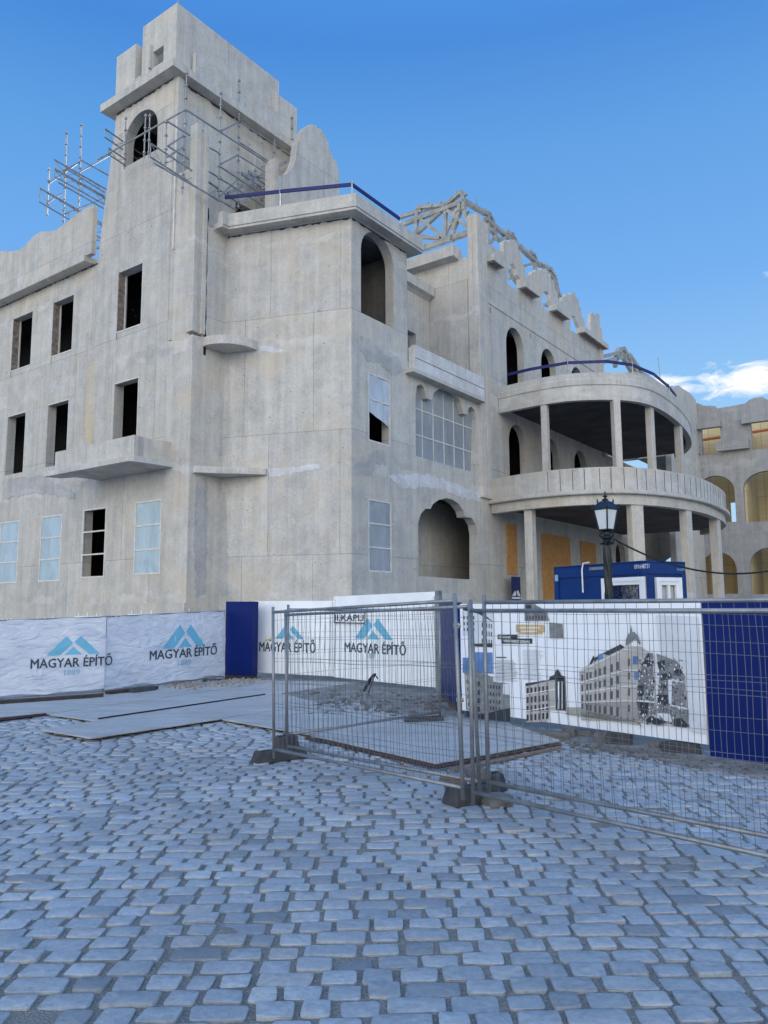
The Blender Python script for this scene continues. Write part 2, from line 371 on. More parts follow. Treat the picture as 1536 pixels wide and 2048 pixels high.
class Wall:
    """a vertical plane: u along it, w out of it towards the viewer, z up"""
    def __init__(s, P, d):
        d = Vector((d[0], d[1], 0)).normalized(); s.P = Vector((P[0], P[1], 0)); s.d = d
        n = Vector((d.y, -d.x, 0)); s.n = n if -s.P.dot(n) > 0 else -n
        s.read = Vector((0, 0, 1)).cross(s.n)          # reading direction
    def pt(s, u, z, w=0): return s.P + s.d*u + s.n*w + Vector((0, 0, z))
    def hit(s, px, py, w=0):
        r = ray(px, py); t = (s.P.dot(s.n)+w)/r.dot(s.n); q = r*t
        return ((q-s.P).dot(s.d), EYE+q.z)
    def at(s, px, py, w=0): u, z = s.hit(px, py, w); return s.pt(u, z, w)
    def off(s, w): return Wall(s.P + s.n*w, s.d)
def wall(name, W, outer, holes, t, m, parent, w0=0, reveal=None):
    """slab with openings; front face at w0, thickness t"""
    loops = [outer] + list(holes)
    flat = [p for l in loops for p in l]
    tr = tessellate_polygon([[Vector((u, z, 0)) for u, z in l] for l in loops])
    b = MB(); n = len(flat)
    b.add([W.pt(u, z, w0) for u, z in flat] + [W.pt(u, z, w0-t) for u, z in flat],
          [tuple(x) for x in tr] + [tuple(n+i for i in reversed(x)) for x in tr])
    k = 0
    for l in loops:
        L = len(l)
        b.f += [(k+i, n+k+i, n+k+(i+1) % L, k+(i+1) % L) for i in range(L)]; k += L
    return b.build(name, m, parent)
def rect(u0, u1, z0, z1): return [(u0, z0), (u1, z0), (u1, z1), (u0, z1)]
def arch(u0, u1, z0, z1, rise, n=12):
    a, c = (u1-u0)/2, (u0+u1)/2
    return [(u0, z0), (u1, z0)] + [(c+a*math.cos(math.pi*i/n), z1-rise+rise*math.sin(math.pi*i/n)) for i in range(n+1)]
def wbox(b, W, u0, u1, z0, z1, w0, w1):
    return b.box(W.pt((u0+u1)/2, (z0+z1)/2, (w0+w1)/2), abs(u1-u0), abs(w1-w0), abs(z1-z0), (W.d, W.n, Vector((0, 0, 1))))
def sweep(name, path, prof, m, parent, closed=False, smooth=False):
    """profile [(w,z)] along plan path [(x,y)], w to the outward side (left of travel is inward)"""
    P = [Vector((p[0], p[1], 0)) for p in path]; n = len(P); vs = []
    for i in range(n):
        d0 = (P[i]-P[i-1]).normalized() if i > 0 else None
        d1 = (P[i+1]-P[i]).normalized() if i < n-1 else None
        d0 = d0 or d1; d1 = d1 or d0
        n0 = Vector((d0.y, -d0.x, 0)); n1 = Vector((d1.y, -d1.x, 0)); nn = (n0+n1); nn = nn/(nn.length_squared)*2 if nn.length > .1 else n0
        for w, z in prof: vs.append(P[i]+nn*w+Vector((0, 0, z)))
    k = len(prof)
    fs = [(i*k+j, i*k+(j+1) % k, (i+1)*k+(j+1) % k, (i+1)*k+j) for i in range(n-1) for j in range(k)]
    b = MB(); b.add(vs, fs)
    for e in (0, (n-1)*k):
        tr = tessellate_polygon([[Vector((w, z, 0)) for w, z in prof]]); b.f += [tuple(e+i for i in t) for t in tr]
    return b.build(name, m, parent, smooth)
def text(body, W, u, z, width, w, m, parent, name='lettering', bold=.0, disp=None, right=False):
    """lettering read left to right, starting at u, baseline z, stretched to width"""
    cu = bpy.data.curves.new(name, 'FONT'); cu.body = body; cu.size = 1; cu.resolution_u = 2
    to = bpy.data.objects.new('tmp', cu); COL.objects.link(to)
    me = bpy.data.meshes.new_from_object(to.evaluated_get(bpy.context.evaluated_depsgraph_get())); bpy.data.objects.remove(to)
    xs = [v.co.x for v in me.vertices]; x0, x1 = min(xs), max(xs); k = width[0]/(x1-x0)
    ys = [v.co.y for v in me.vertices]; ky = width[1]/.72 if width[1] else k
    root = parent
    while root.parent is not None: root = root.parent
    og = ORG.get(root.name, Vector((0, 0, 0)))
    o3 = W.pt(u, z, w)
    for v in me.vertices:
        q = o3 + W.read*((v.co.x-x0)*k) + Vector((0, 0, v.co.y*ky))
        if disp: q += W.n*disp(q)
        v.co = q - og
    if bold:
        bm = bmesh.new(); bm.from_mesh(me)
        for q_, (dx, dz) in enumerate(((1, 0), (-1, 0), (.5, .7), (-.5, -.7))):
            r_ = bmesh.ops.duplicate(bm, geom=bm.verts[:len(me.vertices)] + bm.edges[:len(me.edges)] + bm.faces[:len(me.polygons)])
            for v in r_['geom']:
                if isinstance(v, bmesh.types.BMVert): v.co += W.read*(dx*bold*k) + Vector((0, 0, dz*bold*ky)) + W.n*(.0004*(q_+1))
            bm.verts.ensure_lookup_table(); bm.edges.ensure_lookup_table(); bm.faces.ensure_lookup_table()
        bm.to_mesh(me); bm.free()
    me.materials.clear(); me.materials.append(m); me.name = name
    o = bpy.data.objects.new(name, me); COL.objects.link(o); o.parent = parent
    return o
def flat(name, W, polys, w, m, parent, px=True, disp=None):
    """printed shapes lying on a board"""
    b = MB()
    for pl in polys:
        q = [W.hit(x, y, w) for x, y in pl] if px else pl
        V = [W.pt(u, z, w) for u, z in q]
        if disp: V = [v + W.n*disp(v) for v in V]
        b.add(V, [tuple(t) for t in tessellate_polygon([V])])
    return b.build(name, m, parent)

# ------------------------------------------------------------------ plan of the place
aR = rad(36.2); dR = Vector((math.sin(aR), math.cos(aR), 0)); dL = Vector((-dR.y, dR.x, 0))
aB = rad(-73.4); dB = Vector((math.sin(aB), math.cos(aB), 0))
C0 = Vector((-1.107, 26.0, 0))
R = Wall(C0, dR); B = Wall(C0, dB)
I0 = B.pt(4.97, 0); S = Wall(I0, dR)
Q0 = S.pt(-1.42, 0); F = Wall(Q0, dL)
T0 = F.pt(1.5, 0); SU = Wall(T0, dR)
ZUP = Vector((0, 0, 1))

# ------------------------------------------------------------------ the ground
def ground():
    b = MB(); n = 400.0
    b.add([(-n*5, -n*3, -.03), (n*5, -n*3, -.03), (n*5, n*9, -.03), (-n*5, n*9, -.03)], [(0, 1, 2, 3)])
    tagk(b.build('ground', SAND), kind='structure')
    # cobbled paving: every stone is its own little dome in one sheet of paving
    vs, fs = [], []
    rnd = random.Random(3)
    Y = 1.9; row = 0
    def bend(x, y):      # the courses wander and the surface is a bit uneven
        return (x + .09*math.sin(y*.7+.5) + .03*y*math.sin(x*.35+1)*.3,
                y + .13*math.sin(x*.42+.12*y) + .010*x*x*.25*(1 if x > 0 else -.6),
                .022*noise.noise(Vector((x*.7, y*.7, 0))) + .012*noise.noise(Vector((x*2.1, y*2.1, 3))))
    while Y < 23.5:
        h = .163 + rnd.uniform(-.008, .010); half = .56*Y+3.2
        x = -half + rnd.uniform(0, .2)
        while x < half:
            w = rnd.choice((.18, .21, .22, .22, .23, .24, .27, .33)) + rnd.uniform(-.015, .015)
            cx, cy = x+w/2, Y+h/2
            x += w
            gx, gy, gz = bend(cx, cy)
            # keep clear of the hoarding line on the right and the dug strip
            if gy > 13.2 - (gx-1.9)*1.22 + .5 and gx > 1.1: continue
            if rnd.random() < .003: continue
            j = rnd.uniform(.007, .019)
            a, c = w/2-j, h/2-.0045
            tz = rnd.gauss(0, .0045); tx = rnd.gauss(0, .018); ty = rnd.gauss(0, .02); rot = rnd.gauss(0, .016)
            cr, sr = math.cos(rot), math.sin(rot)
            near = Y < 10
            cor = []
            for sx, sy in ((-1, -1), (1, -1), (1, 1), (-1, 1)):
                qx = sx*a*rnd.uniform(.88, 1.03); qy = sy*c*rnd.uniform(.86, 1.03); k = rnd.uniform(.16, .42)
                if near:
                    e1 = (qx, qy*(1-k*1.0)); e2 = (qx*(1-k*.62), qy)
                    mm = (qx*.945, qy*.89)
                    cor += [e1, mm, e2] if sx*sy > 0 else [e2, mm, e1]
                else:
                    e1 = (qx, qy*(1-k)); e2 = (qx*(1-k*.6), qy)
                    cor += [e1, e2] if sx*sy > 0 else [e2, e1]
            rings = [(1.0, -.035), (1.0, -.001), (1.0, -.001), (.985, .0018), (.92, .0036)] if near else [(1.0, -.025), (.99, .001), (.90, .006)]
            b0 = len(vs); m_ = len(cor)
            for s_, z_ in rings:
                for qx, qy in cor:
                    px_, py_ = qx*s_*cr-qy*s_*sr, qx*s_*sr+qy*s_*cr
                    vs.append((gx+px_, gy+py_, gz+z_+tz+px_*tx+py_*ty + (rnd.uniform(-.0015, .0015) if near else 0)))
            vs.append((gx, gy, gz+tz+(.0045 if near else .007)))
            for r_ in range(len(rings)-1):
                if near and r_ == 1: continue
                for i in range(m_):
                    fs.append((b0+r_*m_+i, b0+r_*m_+(i+1) % m_, b0+(r_+1)*m_+(i+1) % m_, b0+(r_+1)*m_+i))
            t0 = b0+(len(rings)-1)*m_; ce = b0+len(rings)*m_
            fs.extend((t0+i, t0+(i+1) % m_, ce) for i in range(m_))
        Y += h; row += 1
    me = bpy.data.meshes.new('cobblestone_paving'); me.from_pydata(vs, [], fs); me.update()
    me.polygons.foreach_set('use_smooth', [True]*len(me.polygons)); me.materials.append(SETT)
    o = bpy.data.objects.new('cobblestone_paving', me); COL.objects.link(o); tagk(o, kind='structure')
    # joint sand follows the paving
    b = MB(); nx, ny = 230, 210; vv = []
    for j in range(ny+1):
        for i in range(nx+1):
            y = 1.2+24*j/ny; x = (i/nx-.5)*2*(.56*y+4); vv.append((x, y, -.011+.022*noise.noise(Vector((x*.7, y*.7, 0)))+.012*noise.noise(Vector((x*2.1, y*2.1, 3)))+.003*noise.noise(Vector((x*6, y*6, 9)))))
    ff = [(j*(nx+1)+i, j*(nx+1)+i+1, (j+1)*(nx+1)+i+1, (j+1)*(nx+1)+i) for j in range(ny) for i in range(nx)]
    b.add(vv, ff); tagk(b.build('joint_sand', SAND, smooth=True), kind='structure')
ground()

# ------------------------------------------------------------------ the big unfinished building
BLD = thing('unfinished_building', 'bare concrete shell of a palace with tower, terraces and empty windows, behind the hoardings', 'building', C0)
def hp(W, pts, w=0): return [W.hit(x, y, w) for x, y in pts]
def win(W, q, w=0):
    """four pixel corners tl,tr,br,bl -> rectangle"""
    h = hp(W, q, w); us = [p[0] for p in h]; zs = [p[1] for p in h]
    u = sorted(us); return (sum(u[:2])/2, sum(u[2:])/2, (zs[2]+zs[3])/2, (zs[0]+zs[1])/2)
def rc(r): return rect(*r)

# left wing
FW = F.off(-.12)
wA = win(FW, [(28, 637), (66, 624), (62, 730), (21, 745)]); wB = win(FW, [(109, 603), (150, 591), (143, 702), (101, 715)])
mA = win(FW, [(16, 832), (53, 823), (46, 945), (10, 950)]); mB = (wB[0]+.04, wB[1]+.04, mA[2], mA[3])
lA = win(FW, [(2, 1045), (40, 1041), (33, 1166), (-5, 1167)]); lB = win(FW, [(84, 1033), (126, 1029), (119, 1162), (76, 1164)])
pit = wA[0]-wB[0]; extra = []
for k in (1, 2, 3):
    extra += [(wA[0]+pit*k, wA[1]+pit*k, wA[2], wA[3]), (mA[0]+pit*k, mA[1]+pit*k, mA[2], mA[3]), (lA[0]+pit*k, lA[1]+pit*k, lA[2], lA[3])]
wall('wall', FW, [(6.70, -.3), (25, -.3), (25, 16.2), (6.12, 16.2), (6.12, 7.0), (6.70, 7.0)], [rc(r) for r in [wA, wB, mA, mB, lA, lB]+extra], .38, CONC, BLD)
# tower front
tw1 = win(F, [(239, 545), (286, 526), (283, 649), (232, 668)]); tw2 = win(F, [(229.5, 767), (279, 753), (273, 872), (225, 878)])
tw2 = (tw2[0], tw2[1], tw2[2]-1.0, tw2[3])
tD = win(F, [(272, 1004), (325, 998), (319, 1147), (266, 1151)]); tC = win(F, [(168, 1019), (215, 1014), (207, 1154), (161, 1157)])
ta = (2.47, 4.58, 18.3, 21.6)
def tharch():
    u0, u1, z0, z1 = 2.47, 4.58, 19.6, 21.62
    return arch(u0, u1, z0, z1, 1.0, 14)
tout = [(1.38, -.3), (6.70, -.3), (6.70, 7.0), (6.12, 7.0), (6.12, 16.1), (5.95, 17.4), (5.71, 19.05), (5.45, 20.6), (5.31, 21.5), (5.25, 22.25), (1.5, 22.25), (1.5, 11.7), (1.38, 11.7)]
wall('tower_wall', F, tout, [rc(tw1), rc(tw2), rc(tD), rc(tC), tharch()], .42, CONC, BLD)
# tower left side, back and right side
lb = [(6.12, 7.3), (6.12, 16.1), (5.71, 19.05), (5.31, 21.5), (5.25, 22.25), (4.9, 22.25), (4.95, 21.5), (5.35, 19.05), (5.75, 16.1), (5.75, 7.3)]
MB().prism([F.pt(u, z, -.425) for u, z in lb], F.n*-6.5).build('tower_wall', CONC, BLD)
wall('tower_wall', SU, rect(0.425, 6.9, 9.5, 22.25), [rect(3.2, 4.6, 16.4, 18.6)], .38, CONC, BLD, w0=-.004)
wall('tower_wall', F.off(-6.93), rect(1.9, 6.0, -.3, 22.2), [], .3, CONC, BLD)
b = MB(); b.prism([F.pt(u, 22.0, w) for u, w in ((1.6, -.1), (5.2, -.1), (5.2, -6.8), (1.6, -6.8))], ZUP*.2).build('roof_slab', CONB, BLD)
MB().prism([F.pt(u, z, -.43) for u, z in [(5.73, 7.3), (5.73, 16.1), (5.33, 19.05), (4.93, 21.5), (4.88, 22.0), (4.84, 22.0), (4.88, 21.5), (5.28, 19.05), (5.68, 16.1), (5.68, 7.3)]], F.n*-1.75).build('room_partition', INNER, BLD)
# buttress below and ribs above
b = MB(); wbox(b, F, 0, 1.375, -.3, 11.62, -1.6, .07); wbox(b, F, .3, 1.3, 11.62, F.hit(360, 345)[1], -.45, -.03); b.build('buttress', CONR, BLD)
b = MB(); zr = S.hit(396, 245)[1]
wbox(b, F, .0, .37, 11.75, zr, -.13, .10); wbox(b, F, -.07, .16, 11.72, zr-.05, -.44, -.24); wbox(b, F, .03, .30, 11.75, zr-.2, -.42, -.13)
b.build('corner_rib', CONR, BLD, bevel=.02)
b = MB(); wbox(b, F, 1.30, 1.5, 11.72, 22.2, -.3, -.02); b.build('groove', CONB, BLD)
b = MB(); wbox(b, F, 1.27, 1.33, 15.2, 20.4, -.02, .03); b.build('batten', FRAME, BLD)
# dark joint between tower and corner block
b = MB(); k = 0; zz = 11.0; zs_ = []
rj = random.Random(5)
prev = None
while zz < 16.6:
    wd = .05+.08*rj.random(); c_ = -.98+.05*rj.random()
    zs_.append((c_-wd/2, c_+wd/2, zz)); zz += .35
for a_, b_ in zip(zs_, zs_[1:]):
    q = [S.pt(a_[0], a_[2], .012), S.pt(a_[1], a_[2], .012), S.pt(b_[1], b_[2], .012), S.pt(b_[0], b_[2], .012)]
    b.prism(q, -S.n*.02)
b.build('open_joint', INNER, BLD)
# cornice of the tower and the attic on it
tp = [F.pt(5.25, 0, -6.9), F.pt(5.25, 0), F.pt(1.5, 0), SU.pt(6.95, 0)]
sweep('cornice', tp, [(-.3, 22.26), (.0, 22.2), (.10, 22.2), (.45, 22.23), (.45, 22.56), (-.3, 22.6)], CONB, BLD)
ul = F.hit(286, 63)[0]; zt_ = 25.35
sw = win(F, [(306, 105), (327, 90), (327, 122), (306, 136)])
wall('attic_wall', F, rect(1.5, ul, 22.57, zt_), [rc(sw)], .25, CONC, BLD, w0=-.003)
wall('attic_wall', SU, rect(.25, 5.65, 22.57, zt_), [], .25, CONC, BLD, w0=-.006)
wall('attic_wall', F.off(-5.4), rect(1.75, ul-.02, 22.8, zt_-.01), [], .25, CONC, BLD)
b = MB(); wbox(b, F, ul-.26, ul-.005, 22.8, zt_-.01, -5.4, -.26); b.build('attic_wall', CONC, BLD)
b = MB(); wbox(b, F, ul+.35, 5.3, 22.57, F.hit(262, 97)[1], -1.7, .05); b.build('parapet_block', CONC, BLD, bevel=.02)
b = MB(); wbox(b, F, ul+.0, ul+.36, 22.57, 23.2, -.2, .04)
wbox(b, F, 2.95, 3.05, 23.2, 24.2, 0, .12); b.build('parapet', CONB, BLD)
# side parapet of the tower
SP = SU.off(.30)
sA, zA = SP.hit(392, 108); sB, zB = SP.hit(556, 222); sC, _ = SP.hit(574, 207); sD, zD = SP.hit(594, 217)
wall('parapet', SP, rect(sA, sD, 22.57, (zA+zB)/2), [], .2, CONC, BLD)
wall('parapet_block', SP, rect(sC-.6, sD+.0, (zA+zB)/2, zD), [], .9, CONC, BLD, w0=.003)
# quoin on the attic corner
b = MB(); wbox(b, SU, .22, .9, 22.83, 25.2, .0, .05); b.build('attic_wall', CONB, BLD)

# corner block
wall('wall', B, rect(0, 5.3, -.3, 15.95), [], .4, CONC, BLD)
q2 = (.97, 2.31, 7.86, 10.37); q3 = (.95, 2.33, 3.2, 5.77)
up = arch(.55, 2.6, 12.47, 15.86, 1.0, 16)
tre = hp(R, [(837, 1152), (955, 1160), (955, 1070), (952, 1050), (944, 1036), (930, 1034), (927, 1022), (918, 1008), (905, 999), (893, 996), (877, 1000), (866, 1008), (861, 1018), (852, 1017), (842, 1027), (836, 1046)])
tre2 = hp(R, [(832, 912), (951, 946), (953, 840), (950, 822), (943, 813), (937, 816), (935, 830), (927, 827), (921, 803), (911, 787), (896, 778), (880, 777), (868, 785), (863, 800), (853, 797), (848, 775), (841, 768), (834, 772), (831, 790)])
ro = [(0.002, -.3), (9.0, -.3), (9.0, 11.0), (3.5, 11.0), (3.5, 15.93), (0.002, 15.95)]
wall('wall', R, ro, [rc(q2), rc(q3), up, tre, tre2], .4, CONC, BLD)
MB().prism([S.pt(-.98, 15.95, 0), S.pt(-.06, 15.95, 0)]*1 + [S.pt(-.06, 15.95, -3), S.pt(-.98, 15.95, -3)], ZUP*-1.5)
wall('wall', S, rect(-1.05, 0.3, 9.0, 15.93), [], .35, CONC, BLD, w0=-.003)
wall('wall', S, rect(-1.05, 2.9, 15.0, 15.9), [], .3, CONC, BLD, w0=-.4)
wall('wall', Wall(R.pt(3.5, 0), dL), rect(.4, 7, 11.2, 15.9), [], .3, CONC, BLD, w0=.30)
cp = [S.pt(-.62, 0), I0, C0, R.pt(3.5, 0), R.pt(3.5, 0, -5)]
sweep('cornice', cp, [(-.35, 15.96), (.02, 15.85), (.05, 15.90), (.46, 15.88), (.46, 15.97), (.50, 15.98), (.50, 16.18), (.47, 16.20), (.47, 16.48), (.20, 16.48), (.20, 16.1), (-.35, 16.1)], CONB, BLD)
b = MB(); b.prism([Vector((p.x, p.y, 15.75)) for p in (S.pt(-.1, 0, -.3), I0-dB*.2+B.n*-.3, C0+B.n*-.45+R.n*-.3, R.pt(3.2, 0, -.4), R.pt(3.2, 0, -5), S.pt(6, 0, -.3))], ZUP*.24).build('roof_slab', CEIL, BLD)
# gable wall standing on the roof
gp = [(548, 420), (548, 345), (560, 352), (574, 348), (586, 335), (592, 318), (594, 302), (597, 281), (603, 279), (603, 263), (609, 261), (611, 254), (618, 252), (621, 248), (632, 250), (636, 256), (643, 257), (646, 266), (652, 269), (654, 280), (658, 284), (659, 300), (664, 304), (665, 316), (671, 319), (675, 326), (679, 345), (680, 400), (680, 420)]
wall('gable_wall', S, hp(S, gp), [], .35, CONC, BLD, w0=-.03)
b = MB(); wbox(b, S, S.hit(543, 330)[0], S.hit(549, 330)[0], 15.9, S.hit(545, 320)[1], -.35, .2); b.build('gable_wall', CONR, BLD)
# ground ledge of the block
b = MB(); wbox(b, B, .3, 5.0, 0, 2.0, .01, .10); wbox(b, S, -1.4, 0.0, 0, 1.98, .01, .1); b.build('plinth', CONB, BLD)
b = MB(); wbox(b, F, 0.0, 6.1, 0, 2.15, .075, .13); b.build('plinth', CONB, BLD)
# quarter-round and cut-corner balconies in the nook
def nook(name, pts, z0, z1):
    b = MB(); b.prism([Vector((p.x, p.y, z0)) for p in pts], ZUP*(z1-z0)); return b.build(name, CONR, BLD, bevel=.015)
rS = -S.hit(405, 690)[0]; rB = 4.97-B.hit(514, 701)[0]
a0 = math.atan2(-dR.y, -dR.x); ib = -dB; a1 = math.atan2(ib.y, ib.x)
pts = [I0]
for i in range(19):
    t = i/18; a_ = a0+((a1-a0+math.pi) % (2*math.pi)-math.pi)*t; r_ = rS+(rB-rS)*t
    pts.append(I0+Vector((math.cos(a_), math.sin(a_), 0))*r_)
zq = B.hit(453, 707)[1]
nook('nook_balcony', pts, zq, zq+.32)
z5 = B.hit(442, 956)[1]; e1 = -S.hit(385, 942)[0]; e2 = 4.97-B.hit(534, 948)[0]
nook('nook_balcony', [I0, I0-dR*e1, I0-dR*e1+S.n*.18, I0-dR*.65+S.n*.62-dB*.1, I0-dB*1.0+B.n*.62, I0-dB*e2+B.n*.10, I0-dB*e2], z5, z5+.24)
# long balcony on the tower
zb0 = 6.92; p0 = 1.73
slab = [(0.90, 0), (0.90, .5), (.93, 1.2), (1.0, 1.62), (1.1, 1.76), (6.35, 1.78), (6.1, 1.2), (5.45, .95), (5.4, 0)]
b = MB(); b.prism([F.pt(u, zb0, w) for u, w in slab], ZUP*.20); b.build('balcony_slab', CONB, BLD, bevel=.015)
par = [(1.02, .02), (1.02, .45), (1.10, .8), (1.12, 1.15), (1.02, 1.45), (1.0, 1.62), (5.85, 1.62), (5.85, 1.48), (1.18, 1.48), (1.26, 1.1), (1.24, .75), (1.16, .4), (1.16, .02)]
b = MB(); b.prism([F.pt(u, zb0+.20, w) for u, w in par], ZUP*.72); b.build('balcony_parapet', CONC, BLD)
b = MB(); wbox(b, F, 5.71, 5.85, zb0+.2, zb0+.9, 0.02, 1.475); b.build('balcony_parapet', CONC, BLD)
# left wing cornice and wavy parapet
zc = FW.hit(197, 517)[1]
sweep('cornice', [FW.pt(25, 0), FW.pt(6.5, 0)], [(-.3, 16.22), (.02, 16.1), (.48, 16.08), (.5, 16.1), (.5, 16.34), (-.3, 16.34)], CONB, BLD)
PW = FW.off(.42)
pp = hp(PW, [(187, 411), (184, 411), (169, 417), (150, 430), (133, 445), (114, 459), (101, 463), (81, 463), (65, 474), (49, 492), (40, 499), (33, 501), (20, 503), (0, 502)])
u_e = pp[-1][0]; zl = 16.33
tail = [(u_e+1.5, pp[-1][1]+.1), (u_e+3, pp[-1][1]+.9), (u_e+5, pp[-1][1]+1.0), (u_e+7, pp[-1][1]), (u_e+9.5, pp[-1][1]), (u_e+9.5, zl)]
wall('parapet', PW, [(pp[0][0], zl)] + pp + tail, [], .2, CONC, BLD)

# main block, front
top = hp(R, [(974, 486), (1007, 505), (1007, 484), (1012, 480), (1016, 484), (1019, 479), (1030, 479), (1031, 486), (1036, 488), (1037, 498), (1041, 501), (1042, 511), (1045, 515), (1046, 530), (1049, 533), (1052, 553), (1063, 549), (1064, 543), (1069, 545), (1072, 539), (1082, 540), (1084, 536), (1094, 539),
               (1096, 547), (1101, 549), (1103, 559), (1107, 562), (1109, 578), (1113, 582), (1117, 600), (1124, 603), (1125, 594), (1129, 595), (1132, 588), (1141, 589), (1143, 585), (1150, 586), (1152, 594), (1157, 599), (1158, 612), (1162, 617), (1163, 632), (1168, 640), (1172, 658), (1181, 662), (1181, 628), (1185, 624), (1188, 629), (1197, 625)])
uE = 24.78
top[-1] = (uE, top[-1][1])
o1 = hp(R, [(1015, 567), (1041, 585), (1040, 558), (1034, 549), (1032, 537), (1026, 526), (1020, 529), (1017, 540), (1015, 548)])
o2 = hp(R, [(1083, 612), (1106, 630), (1104, 612), (1100, 600), (1098, 588), (1093, 582), (1088, 583), (1084, 592)])
o3 = hp(R, [(1141, 660), (1160, 672), (1158, 655), (1154, 644), (1150, 632), (1144, 631), (1141, 639)])
arcs = []
for c_ in (12.85, 16.80, 20.75):
    arcs.append(arch(c_-.95, c_+.95, 11.5, 15.55, 1.0, 14)); arcs.append(arch(c_-.93, c_+.93, 7.0, 10.68, .95, 14))
vents = [rect(u-.07, u+.07, z, z+.26) for u, z in (R.hit(981, 626), R.hit(1061, 677), R.hit(1133, 725))]
wall('wall', R, rect(9.02, uE, -.3, 16.3), arcs + vents, .36, CONC, BLD)
wall('attic_wall', R, [(9.02, 16.302), (uE, 16.302)] + top[::-1] + [(9.02, top[0][1])], [o1, o2, o3], .2, CONC, BLD)
# corner pier of the main block, taller than the cornice
zp = 19.85
b = MB(); wbox(b, R, 8.98, 9.42, 6.7, zp, -.34, .16); wbox(b, R, 9.5, 9.95, 6.7, zp-.08, -.34, .13); wbox(b, R, 9.42, 9.5, 6.7, zp-.2, -.34, .06)
wbox(b, R, 8.93, 8.98, 11.3, zp-.15, -.33, -.1); b.build('corner_pier', CONR, BLD, bevel=.02)
ML = Wall(R.pt(9.03, 0), dL)
zm = 17.9
wall('wall', ML, rect(.36, 13, 9.5, zm), [], .35, CONC, BLD)
sweep('cornice', [ML.pt(13, 0), ML.pt(.85, 0)], [(-.3, zm), (.0, zm-.02), (.5, zm+.03), (.5, zm+.55), (-.1, zm+.55), (-.3, zm+.3)], CONB, BLD)
# ledges under the attic gaps
b = MB()
for u0, u1, z0 in ((9.98, 11.1, 17.86), (13.3, 15.0, 17.72), (17.05, 18.9, 17.72), (21.0, 24.9, 17.65)):
    bb = MB(); wbox(bb, R, u0, u1, z0+.02, z0+.34, .0, .46); bb.build('ledge', CONB, BLD, bevel=.015)
    bb = MB(); wbox(bb, R, u0+.2, u1-.2, z0+.008, z0+.018, .10, .4); bb.build('ledge_soffit', LINTEL, BLD)
b = MB(); wbox(b, R, 10.0, 24.6, 15.96, 16.12, .004, .035); b.build('string_course', CONB, BLD)
b = MB(); wbox(b, R, 24.3, 24.75, 10.9, 19.0, .003, .14); b.build('corner_pier', CONR, BLD)
wall('wall', Wall(R.pt(uE, 0), dL), rect(.4, 12, 0, 17.5), [], .35, CONC, BLD, w0=.38)
wall('wall', R.off(-12), rect(9.4, 24.4, 0, 17.5), [], .3, CONC, BLD)
b = MB(); b.prism([R.pt(u, 16.15, w) for u, w in ((9.3, -.3), (24.5, -.3), (24.5, -11.9), (9.3, -11.9))], ZUP*.2).build('roof_slab', CONB, BLD)
# recessed wall above the link
W2 = R.off(-2.5); z2 = 16.4
dw = win(W2, [(806, 650), (833, 665), (833, 735), (806, 720)])
hole = rect(W2.hit(806, 690)[0], W2.hit(832, 690)[0], W2.hit(832, 729)[1], W2.hit(832, 668)[1])
wall('wall', W2, rect(3.55, 9.0, 11.0, z2), [hole], .35, CONC, BLD)
sweep('moulding', [W2.pt(3.55, 0), W2.pt(8.98, 0)], [(-.3, z2), (.02, z2-.13), (.12, z2-.05), (.32, z2+.02), (.32, z2+.46), (-.3, z2+.48)], CONB, BLD)
b = MB(); b.prism([R.pt(u, 11.0, w) for u, w in ((3.5, -.41), (9.0, -.41), (9.0, -2.5), (3.5, -2.5))], ZUP*.2).build('floor_slab', CONB, BLD)
# pale new parapet with board marks
u0p, u1p = 3.4, 9.0
b = MB(); wbox(b, R, u0p+.15, u1p, 11.07, 12.05, .14, .32); wbox(b, R, u0p+.15, u0p+.33, 11.07, 12.0, .003, .14); b.build('new_parapet', CONN, BLD)
b = MB(); wbox(b, R, u0p-.1, u1p, 10.90, 11.065, .003, .40); b.build('balcony_slab', CONB, BLD, bevel=.01)
b = MB(); wbox(b, R, u0p+.15, u1p, 11.52, 11.54, .323, .33); b.build('formwork_joint', BASEB, BLD)
# linings: the shade of the rooms is painted in as near-black
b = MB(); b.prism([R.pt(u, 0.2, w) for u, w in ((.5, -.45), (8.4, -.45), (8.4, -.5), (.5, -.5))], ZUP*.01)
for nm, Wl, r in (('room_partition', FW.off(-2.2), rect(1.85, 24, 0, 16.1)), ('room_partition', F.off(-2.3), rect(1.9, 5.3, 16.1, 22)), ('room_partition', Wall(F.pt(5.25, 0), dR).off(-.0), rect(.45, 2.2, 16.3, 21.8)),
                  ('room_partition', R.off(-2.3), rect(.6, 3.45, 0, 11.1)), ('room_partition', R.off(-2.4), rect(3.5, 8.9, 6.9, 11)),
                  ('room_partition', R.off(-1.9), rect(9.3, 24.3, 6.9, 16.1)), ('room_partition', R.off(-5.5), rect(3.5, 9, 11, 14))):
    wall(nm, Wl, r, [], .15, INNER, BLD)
wall('loggia_wall', R.off(-2.25), rect(3.5, 13.5, 0, 6.65), [], .04, CONC, BLD)
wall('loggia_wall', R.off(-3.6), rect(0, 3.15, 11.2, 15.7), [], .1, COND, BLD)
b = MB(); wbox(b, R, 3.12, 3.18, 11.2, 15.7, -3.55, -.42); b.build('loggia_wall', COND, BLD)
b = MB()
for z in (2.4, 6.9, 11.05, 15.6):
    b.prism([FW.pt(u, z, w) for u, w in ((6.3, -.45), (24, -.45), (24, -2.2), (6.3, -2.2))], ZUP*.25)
    b.prism([F.pt(u, z+.01, w) for u, w in ((1.6, -.48), (5.7, -.48), (5.7, -2.7), (1.6, -2.7))], ZUP*.25)
